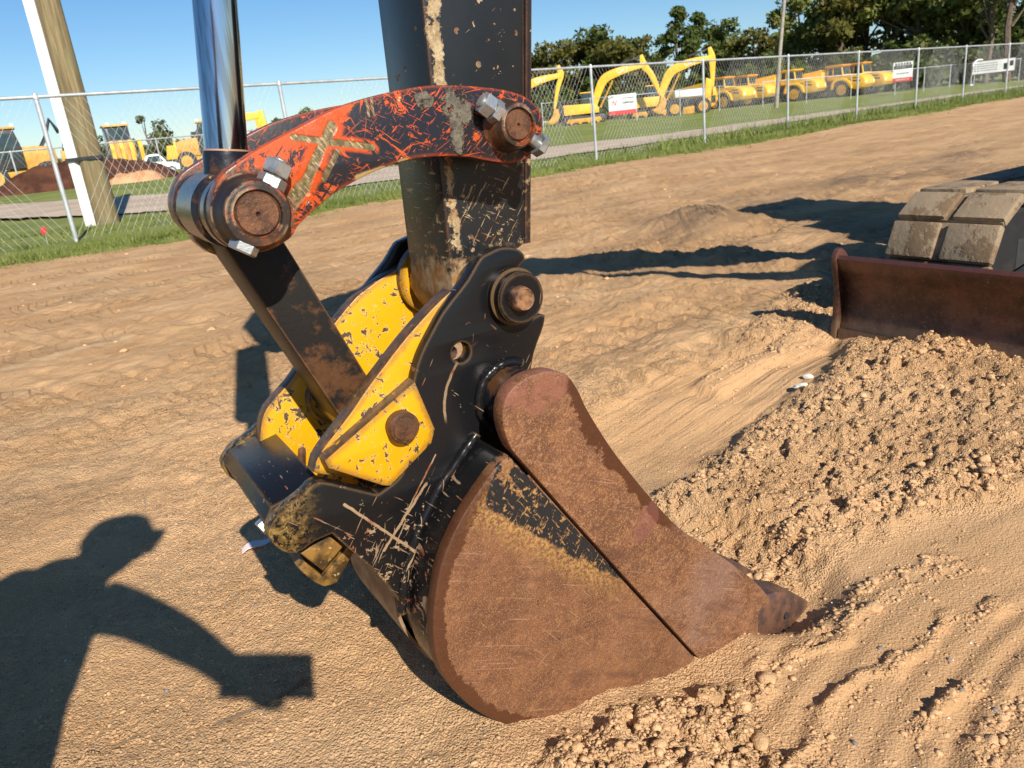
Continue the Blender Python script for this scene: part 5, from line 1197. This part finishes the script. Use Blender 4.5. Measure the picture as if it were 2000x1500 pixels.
for y in (-.8, -.25, .3, .85): prism('ripper_shank', [(1.9, .8), (2.2, .7), (2.3, 1.5), (2.0, 2.0)], y-.12, y+.12, YM, l2, .02)
l3 = loader('wheel_loader', (-16.2, 46.6, .5), .25, 'yellow loader with dark cab seen beside the chrome rod', 'loader', .85, GLASSM, True)
prism('rear_grille', [(1.70, .75), (1.85, .75), (1.85, 1.95), (1.70, 1.95)], -.75, .75, YM, l3, .03)
be = empty('parked_excavator', (-23.2, 67.6, .3), .1, 'distant yellow excavator boom rising between the chrome rod and the curved link', 'excavator')
curved('boom', [(0, 1.4), (.9, 2.9), (2.2, 3.6), (4.6, 3.75)], [.5, .75, .72, .5], -.2, .2, YM, be); prism('stick', [(4.2, 3.4), (4.6, 4.1), (5.0, 4.1), (5.2, 2.2), (4.9, 1.0), (4.6, 1.0)], -.16, .16, YM, be, .03)
prism('house', [(-3.2, 1.0), (.4, 1.0), (.4, 2.0), (-3.0, 2.1)], -1.2, 1.2, YM, be, .05); prism('track', smooth_outline([(-3.2, .45), (-3, .05), (.9, .05), (1.1, .45), (.9, .88), (-3, .88)], 2), -1.3, 1.3, MACH, be, .03); prism('cab', [(-1.3, 2.0), (.2, 2.0), (.0, 3.0), (-1.2, 3.0)], .1, 1.1, MACH, be, .04)
pk = empty('pickup_truck', (-17.0, 41.2, .42), .40, 'white pickup truck parked at the end of the soil heap', 'pickup truck'); pk.scale = (.74,)*3
prism('body', smooth_outline([(-2.0, .35), (-2.0, .95), (-.6, .95), (.7, .92), (1.25, .85), (1.5, .65), (1.5, .35)], 3, 40), -.75, .75, WHITE, pk, .06)
c = prism('cab', smooth_outline([(-.75, .94), (-.5, 1.42), (-.2, 1.5), (.35, 1.46), (.75, .94)], 3, 50), -.68, .68, WHITE, pk, .04); prism('window', [(-.55, 1.0), (-.38, 1.38), (.30, 1.38), (.55, 1.0)], -.70, -.675, GLASSM, c, .004)
for x in (-1.35, .95):
    for y in (-.68, .68): wheel(pk, x, y, .32, .2, GALV)
for y in (-.55, .55): box('headlight', (1.46, y, .68), (.1, .25, .14), WHITE, pk)
def heap(name, label, c, ax, ay, h, rz, mat, seed):
    n, m = 60, 28; u, v = np.meshgrid(np.linspace(-1.15, 1.15, n), np.linspace(-1.15, 1.15, m)); r = np.hypot(np.abs(u)**1.5, v)
    z = h*np.clip(1-r**2.6, -.15, 1)*(1+.55*fbm(u, v, 2.2, 4, seed)); X = u*ax; Y = v*ay
    x = c[0]+X*math.cos(rz)-Y*math.sin(rz); y = c[1]+X*math.sin(rz)+Y*math.cos(rz); idx = np.arange(n*m).reshape(m, n)
    f = np.stack([idx[:-1, :-1], idx[:-1, 1:], idx[1:, 1:], idx[1:, :-1]], -1).reshape(-1, 4)
    return tag(from_np(name, np.stack([x, y, z+c[2]], -1).reshape(-1, 3), f, mat, None, True), label, 'soil heap')
heap('soil_heap', 'long red brown soil heap behind the far fence on the left', (-18.4, 37.0, .40), 4.0, 1.5, 1.02, .45, SOIL, 200)
heap('soil_heap', 'pale orange soil bank at the foot of the red brown heap', (-16.3, 36.8, .36), 1.35, .9, .40, .5, SOILP, 210)

# ================================================================== TREES
def crown_mesh(h, w, n_cl, n_leaf, leaf, seed, bottom=.25, sparse=0., cone=0.):
    g = np.random.default_rng(seed); C = []
    while len(C) < n_cl:
        p = g.uniform(-1, 1, 3); r = np.linalg.norm(p)
        if r > 1 or (r < .35 and g.uniform() < .6): continue
        zz = (p[2]+1)/2
        if cone and np.hypot(p[0], p[1]) > (1-zz*cone): continue
        C.append((p[0]*w/2*.82, p[1]*w/2*.82, h*(bottom+(1-bottom)*zz*.95), g.uniform(.55, 1.25)))
    C = np.array(C); k = g.integers(0, n_cl, n_leaf); d = g.normal(0, 1, (n_leaf, 3)); d /= np.linalg.norm(d, axis=1)[:, None]
    rad = (w*.17*C[k, 3]*(1-sparse*.35))[:, None]*g.uniform(.45, 1.12, (n_leaf, 1)); P_ = C[k, :3]+d*rad*np.array([1, 1, .72])
    a = g.normal(0, 1, (n_leaf, 3)); a /= np.linalg.norm(a, axis=1)[:, None]; b_ = np.cross(a, d+g.normal(0, .7, (n_leaf, 3))); b_ /= np.linalg.norm(b_, axis=1)[:, None]+1e-6
    s = (leaf*g.uniform(.5, 1.3, n_leaf))[:, None]
    q = np.stack([P_-a*s, P_+b_*s*.55, P_+a*s, P_-b_*s*.55], 1).reshape(-1, 3)
    return q, np.arange(n_leaf*4).reshape(-1, 4), C
def tree_proto(h, w, n_cl, n_leaf, leaf, seed, mat, **kw):
    q, f, C = crown_mesh(h, w, n_cl, n_leaf, leaf, seed, **kw)
    o = from_np('crown', q, f, mat); cm = o.data; bpy.data.objects.remove(o)
    bm = bmesh.new(); g = random.Random(seed)
    def limb(a, b_, r0, r1):
        a, b_ = Vector(a), Vector(b_); qd = (b_-a).to_track_quat('Z', 'Y').to_matrix(); rs = []
        for p, r in ((a, r0), ((a+b_)/2+Vector((g.uniform(-1, 1), g.uniform(-1, 1), 0))*.03*h, (r0+r1)/2), (b_, r1)):
            rs.append([bm.verts.new(p+qd @ Vector((r*math.cos(k*1.0472), r*math.sin(k*1.0472), 0))) for k in range(6)])
        for x, y in zip(rs, rs[1:]):
            for k in range(6): bm.faces.new((x[k], x[(k+1) % 6], y[(k+1) % 6], y[k]))
    limb((0, 0, -.3), (0, 0, h*.62), .024*h, .012*h); limb((0, 0, h*.62), (.02*w, 0, h*.94), .012*h, .003*h)
    for k in g.sample(range(len(C)), min(9, len(C))): z = min(C[k][2]*.8, h*.6); limb((0, 0, z*.8), C[k][:3], .009*h, .003*h)
    tm = bpy.data.meshes.new('trunk'); bm.normal_update(); bm.to_mesh(tm); bm.free(); finish(tm, 60); tm.materials.append(BARK)
    return cm, tm
TP = {'olive': tree_proto(11, 8.5, 22, 3400, .34, 1, LEAFS[0]), 'olive2': tree_proto(10, 7.5, 18, 2900, .34, 2, LEAFS[0]), 'green': tree_proto(11, 8, 20, 3200, .34, 3, LEAFS[1]),
      'tall': tree_proto(12, 5.4, 24, 2700, .30, 4, LEAFS[1], bottom=.22, sparse=.3), 'dark': tree_proto(12, 9.5, 26, 3300, .30, 5, LEAFS[2], bottom=.18, sparse=.25), 'dark2': tree_proto(12, 8.5, 22, 2800, .30, 6, LEAFS[2], bottom=.2, sparse=.3),
      'pine': tree_proto(13, 4.5, 12, 1100, .26, 7, LEAFS[3], bottom=.42, sparse=.9), 'bush': tree_proto(4, 5.5, 14, 1700, .26, 8, LEAFS[1], bottom=.1), 'bush2': tree_proto(3.6, 5.5, 14, 1700, .26, 9, LEAFS[0], bottom=.1), 'open': tree_proto(7, 7, 14, 1300, .26, 10, LEAFS[3], bottom=.15, sparse=.6)}
def tree(kind, x, y, s, label, group='trees behind the yard', name='tree', sz=1.0, z=.35):
    t = empty(name, (x, y, z), rnd.uniform(0, 6.28), label, 'tree' if name == 'tree' else 'bush', group); t.scale = (s, s, s*sz)
    for n, me in zip(('crown', 'trunk'), TP[kind]):
        o = bpy.data.objects.new(n, me); COL.objects.link(o); o.parent = t
    return t
tl = [('olive', 1050, 118, .98, 'rounded olive tree just right of the charcoal arm'), ('olive2', 1090, 114, 1.10, 'low olive tree behind the folded excavator'), ('olive', 1135, 120, 1.12, 'broad olive tree left of the tree bump'), ('green', 1178, 119, 1.22, 'tall rounded green tree above the arched boom'),
      ('olive', 1215, 113, 1.0, 'olive tree with even top behind the arched boom'), ('olive2', 1250, 118, 1.05, 'olive tree in the dip before the twin tops'), ('green', 1285, 122, .88, 'low green tree in the gap before the twin tops'),
      ('tall', 1325, 112, 1.12, 'slender tree with two tufted tops above the upright stick'), ('tall', 1362, 114, 1.05, 'slender dark tree just right of the upright stick'), ('green', 1400, 116, 1.08, 'green tree with loose crown above the first dump truck'),
      ('dark2', 1440, 114, .74, 'low dark tree in the sky gap left of the thin pole'), ('olive2', 1475, 112, .92, 'olive tree just left of the thin pole'), ('olive', 1520, 118, .86, 'olive tree behind the thin pole'),
      ('dark2', 1560, 106, 1.06, 'dark tree with ragged top right of the thin pole'), ('dark', 1605, 104, 1.12, 'tall dark tree over the middle dump truck'), ('olive2', 1640, 98, 1.10, 'yellowish tree among the tall dark trees'), ('dark', 1690, 104, 1.35, 'very tall dark broad tree over the fourth truck'),
      ('dark2', 1735, 101, 1.40, 'very tall dark tree over the rightmost truck'), ('dark', 1785, 98, 1.32, 'huge dark tree above the white trailer'), ('dark', 1835, 101, 1.30, 'huge dark tree right of the white trailer'), ('green', 1880, 96, 1.15, 'loose green tree left of the banner'),
      ('pine', 1925, 88, .92, 'thin feathery tree behind the banner'), ('pine', 1968, 86, 1.12, 'tall sparse pine at the right edge'), ('pine', 2000, 92, 1.0, 'sparse pine cut by the right edge'), ('olive2', 1940, 106, .72, 'low olive tree behind the banner'), ('green', 2040, 100, .9, 'green tree beyond the right edge')]
tl += [('olive', 1000, 120, .95, 'olive tree hidden behind the charcoal arm'), ('green', 955, 122, .9, 'green tree hidden behind the charcoal arm'), ('olive2', 905, 124, .85, 'small olive tree hidden behind the charcoal arm'), ('green', 850, 128, .7, 'low green tree hidden behind the charcoal arm')]
for k, px, D, s, lb in tl: tree(k, *pol(px, D), s, lb)
def scrub(name, spots, kinds):
    """undergrowth that reads as one mass"""
    co, fc, k = [], [], 0
    for i, (x, y, s, z) in enumerate(spots):
        me = TP[kinds[i % len(kinds)]][0]; v = np.zeros(len(me.vertices)*3, dtype=np.float32); me.vertices.foreach_get('co', v); v = v.reshape(-1, 3)
        a = rnd.uniform(0, 6.28); c_, s_ = math.cos(a), math.sin(a)
        co.append(np.stack([x+s*(v[:, 0]*c_-v[:, 1]*s_), y+s*(v[:, 0]*s_+v[:, 1]*c_), z+s*v[:, 2]], -1)); fc.append(np.arange(len(v)).reshape(-1, 4)+k); k += len(v)
    tag(from_np(name, np.concatenate(co), np.concatenate(fc), LEAFS[1]), kind='stuff')
sp_ = []
for px in range(1040, 2060, 24):
    D = 97+rnd.uniform(-8, 8) if px < 1740 else 92+rnd.uniform(-4, 10)
    sp_.append((*pol(px+rnd.uniform(-8, 8), D), rnd.uniform(.9, 1.4), .35))
scrub('undergrowth', sp_, ('bush', 'bush2'))
tree('open', *pol(300, 104), .98, 'grey green open tree above the left fence between two machines', 'small trees on the left')
tree('open', *pol(196, 96), .72, 'small dark tree just right of the wooden pole', 'small trees on the left')
tree('bush', *pol(340, 88), .95, 'bush left of the loader with dark cab', 'bushes on the left', 'bush'); tree('bush', *pol(285, 92), .85, 'bush under the open grey green tree', 'bushes on the left', 'bush'); tree('bush2', *pol(415, 90), 1.0, 'bush behind the chrome rod', 'bushes on the left', 'bush')
tree('dark2', *pol(610, 110), .50, 'dark tree top peeping over the curved link', 'small trees on the left'); tree('bush', *pol(540, 100), 1.1, 'dark bush beside the distant yellow boom', 'bushes on the left', 'bush'); tree('bush', *pol(690, 100), 1.2, 'dark bush hidden behind the curved link', 'bushes on the left', 'bush')
scrub('far_scrub', [(*pol(px, 150), 1.0, .4) for px in range(-60, 1060, 45)], ('bush2',))

# ================================================================== SMALL THINGS
def scrap():
    x0, y0 = -.757, 1.780; bm = bmesh.new(); rows = []
    for i in range(7):
        t = i/6; x = x0+.085*t; y = y0+.045*t; z = float(ground_z(x, y))+.006+.006*math.sin(t*7); w = .011+.004*math.sin(t*5)
        rows.append([bm.verts.new((x+.3*w, y-w, z)), bm.verts.new((x-.3*w, y+w, z+.002)), bm.verts.new((x-.3*w, y+w, z+.004)), bm.verts.new((x+.3*w, y-w, z+.002))])
    for a, b_ in zip(rows, rows[1:]):
        for k in range(4): bm.faces.new((a[k], a[(k+1) % 4], b_[(k+1) % 4], b_[k]))
    bm.faces.new(rows[0]); bm.faces.new(rows[-1][::-1]); bmesh.ops.recalc_face_normals(bm, faces=bm.faces)
    tag(from_bm('paper_scrap', bm, m_simple('pale_pink_paper', (.72, .58, .58), (.78, .68, .66), 20, .8, 0, 0), None, 60), 'crumpled pale pink strip of paper on the dirt below the bucket hook', 'paper scrap')
scrap()
def twig(pts, label):
    tag(tube('twig', [(x, y, float(ground_z(x, y))+.004) for x, y in pts], .0022, BARK, None, 6), label, 'twig')
twig([(-.62, 1.16), (-.56, 1.19), (-.50, 1.235), (-.47, 1.26)], 'thin dark twig on the sandy ground below the phone shadow')
for (x, y, r, lb) in ((1.07, 2.63, .02, 'pale stone on the crest of the crumbly windrow'), (1.13, 2.72, .014, 'small pale stone beside the larger one on the windrow')):
    bm = bmesh.new(); bmesh.ops.create_icosphere(bm, subdivisions=2, radius=r)
    for v in bm.verts: v.co = Vector((v.co.x*1.5, v.co.y, v.co.z*.75))*(1+rnd.uniform(-.18, .18))
    o = from_bm('stone', bm, m_pebble('chalky_stone', (.55, .50, .42), (.68, .64, .56)), None, 25); o.location = (x, y, float(ground_z(x, y))+r*.5); tag(o, lb, 'stone')

# ------------------------------------------------------------------ the photographer, behind the lens; only the shadow is in the picture
def person():
    J = {'hip': (-.60, .05, .70), 'waist': (-.585, .06, .88), 'chest': (-.555, .09, 1.10), 'neck': (-.485, .115, 1.27), 'head': (-.405, .090, 1.395), 'crown': (-.372, .085, 1.47),
         'shR': (-.411, .056, 1.205), 'midR': (-.369, .150, 1.09), 'elR': (-.306, .185, 1.005), 'haR': (-.155, .080, .990), 'shL': (-.690, .105, 1.285), 'back': (-.560, .094, 1.35), 'elL': (-.80, .06, .93), 'haL': (-.72, .0, .74),
         'kR': (-.52, -.03, .38), 'fR': (-.52, -.10, .05), 'tR': (-.47, .06, .03), 'kL': (-.70, .04, .38), 'fL': (-.74, -.04, .05), 'tL': (-.72, .12, .03), 'hR': (-.53, .03, .66), 'hL': (-.67, .06, .66)}
    Rr = {'hip': .115, 'waist': .115, 'chest': .125, 'neck': .062, 'head': .104, 'crown': .080, 'shR': .080, 'midR': .062, 'elR': .055, 'haR': .046, 'shL': .085, 'back': .10, 'elL': .045, 'haL': .033, 'kR': .058, 'fR': .042, 'tR': .036, 'kL': .058, 'fL': .042, 'tL': .036, 'hR': .085, 'hL': .085}
    E_ = [('hip', 'waist'), ('waist', 'chest'), ('chest', 'neck'), ('neck', 'head'), ('head', 'crown'), ('chest', 'shR'), ('shR', 'midR'), ('midR', 'elR'), ('elR', 'haR'), ('chest', 'back'), ('chest', 'shL'), ('shL', 'elL'), ('elL', 'haL'), ('hip', 'hR'), ('hR', 'kR'), ('kR', 'fR'), ('fR', 'tR'), ('hip', 'hL'), ('hL', 'kL'), ('kL', 'fL'), ('fL', 'tL')]
    J = dict(J); 
    # right hand: palm and five separate fingers round the phone; left hand hangs relaxed
    J['paR'] = (-.082, .010, .975); Rr['paR'] = .026; E_.append(('haR', 'paR'))
    for i, (dz, ln_, r) in enumerate(((.030, .055, .0085), (.011, .062, .0088), (-.008, .058, .0085), (-.026, .046, .0075))):
        J['f%da' % i] = (-.045, -.018, .970+dz); J['f%db' % i] = (-.045+ln_*.7, -.030, .968+dz*1.1); J['f%dc' % i] = (-.045+ln_*1.15, -.020, .968+dz*1.1)
        for s, q in (('a', 1.1), ('b', 1.), ('c', .85)): Rr['f%d%s' % (i, s)] = r*q
        E_ += [('paR', 'f%da' % i), ('f%da' % i, 'f%db' % i), ('f%db' % i, 'f%dc' % i)]
    J['tha'] = (-.07, .006, .985); J['thb'] = (-.050, .004, 1.002); Rr['tha'] = .011; Rr['thb'] = .0085; E_ += [('haR', 'tha'), ('tha', 'thb')]
    for i in range(4):
        o = -.024+.016*i; J['g%da' % i] = (-.715+o*.3, .012+o, .70); J['g%db' % i] = (-.705+o*.3, .020+o, .655); J['g%dc' % i] = (-.690+o*.3, .022+o, .625); 
        for s, q in (('a', 1.1), ('b', 1.), ('c', .8)): Rr['g%d%s' % (i, s)] = .0085*q
        E_ += [('haL', 'g%da' % i), ('g%da' % i, 'g%db' % i), ('g%db' % i, 'g%dc' % i)]
    J['gta'] = (-.690, -.02, .715); J['gtb'] = (-.675, -.018, .68); Rr['gta'] = .011; Rr['gtb'] = .0085; E_ += [('haL', 'gta'), ('gta', 'gtb')]
    names = list(J); me = bpy.data.meshes.new('person'); me.from_pydata([J[n] for n in names], [(names.index(a), names.index(b_)) for a, b_ in E_], [])
    o = bpy.data.objects.new('person', me); COL.objects.link(o); o.modifiers.new('skin', 'SKIN'); sub = o.modifiers.new('sub', 'SUBSURF'); sub.levels = sub.render_levels = 2
    for i, n in enumerate(names): me.skin_vertices[0].data[i].radius = (Rr[n], Rr[n]); me.skin_vertices[0].data[i].use_root = (n == 'hip')
    b = MB('skin_and_dark_clothes'); x, y, z = b.xyz(); skin = (z.step(1.262, 1.268) + (x + .17).step(0, .01)).clamp()
    me.materials.append(b.pbr(b.mix((.05, .06, .09), (.50, .30, .21), skin), .7))
    tag(o, 'photographer in dark clothes and cap, standing behind the view, only the shadow seen', 'person')
    # cap and face
    hd = Vector(J['head']); capm = m_simple('cap_cloth', (.06, .06, .07), (.09, .09, .1), 20, .8)
    lathe('cap', hd+Vector((.005, 0, .035)), [(.098, 0), (.100, .02), (.086, .06), (.05, .088), (.003, .097)], capm, o, axis=(.15, 0, 1), seg=24)
    prism('cap_peak', [(hd.x+.02, hd.z+.030), (hd.x+.02, hd.z+.045), (hd.x+.125, hd.z+.020), (hd.x+.125, hd.z+.005)], hd.y-.06, hd.y+.06, capm, o, .004)
    sk = m_simple('skin', (.48, .29, .2), (.52, .32, .23), 8, .6); eye = m_simple('eye', (.02, .02, .02), (.03, .03, .03), 8, .2)
    tube('nose', [hd+Vector((.070, 0, .015)), hd+Vector((.094, 0, -.012)), hd+Vector((.075, 0, -.022))], [.008, .012, .006], sk, o)
    for s in (-1, 1): lathe('eye', hd+Vector((.068, s*.028, .012)), [(.009, 0), (.006, .006)], eye, o, axis=(1, s*.3, 0), seg=12); tube('ear', [hd+Vector((-.01, s*.078, .02)), hd+Vector((-.015, s*.088, 0)), hd+Vector((-.005, s*.080, -.025))], [.008, .012, .007], sk, o)
    tube('mouth', [hd+Vector((.070, -.02, -.042)), hd+Vector((.077, 0, -.044)), hd+Vector((.070, .02, -.042))], .0045, m_simple('lips', (.35, .14, .12), (.38, .16, .14), 8, .5), o)
person()
# the phone lies in the camera's own image plane, its lens at one end
ph = bpy.data.objects.new('phone', None); COL.objects.link(ph); tag(ph, 'dark phone held out sideways in the hand behind the view', 'phone')
bm = bmesh.new(); add_box(bm, (0, 0, 0), (.190, .092, .009), 0, 0, .0035); from_bm('phone_body', bm, MACH, ph, 35)
bm = bmesh.new(); add_box(bm, (0, 0, .0052), (.182, .084, .001)); from_bm('screen', bm, GLASSM, ph, 35)
for k in (-1, 1): lathe('lens_ring', (.060, k*.016, -.0045), [(.0085, 0), (.0085, -.002), (.0065, -.0022)], GALV, ph, axis=(0, 0, 1), seg=20)
m = cam_ob.matrix_world.copy(); ph.matrix_world = m @ Matrix.Translation((-.018, -.004, .014))
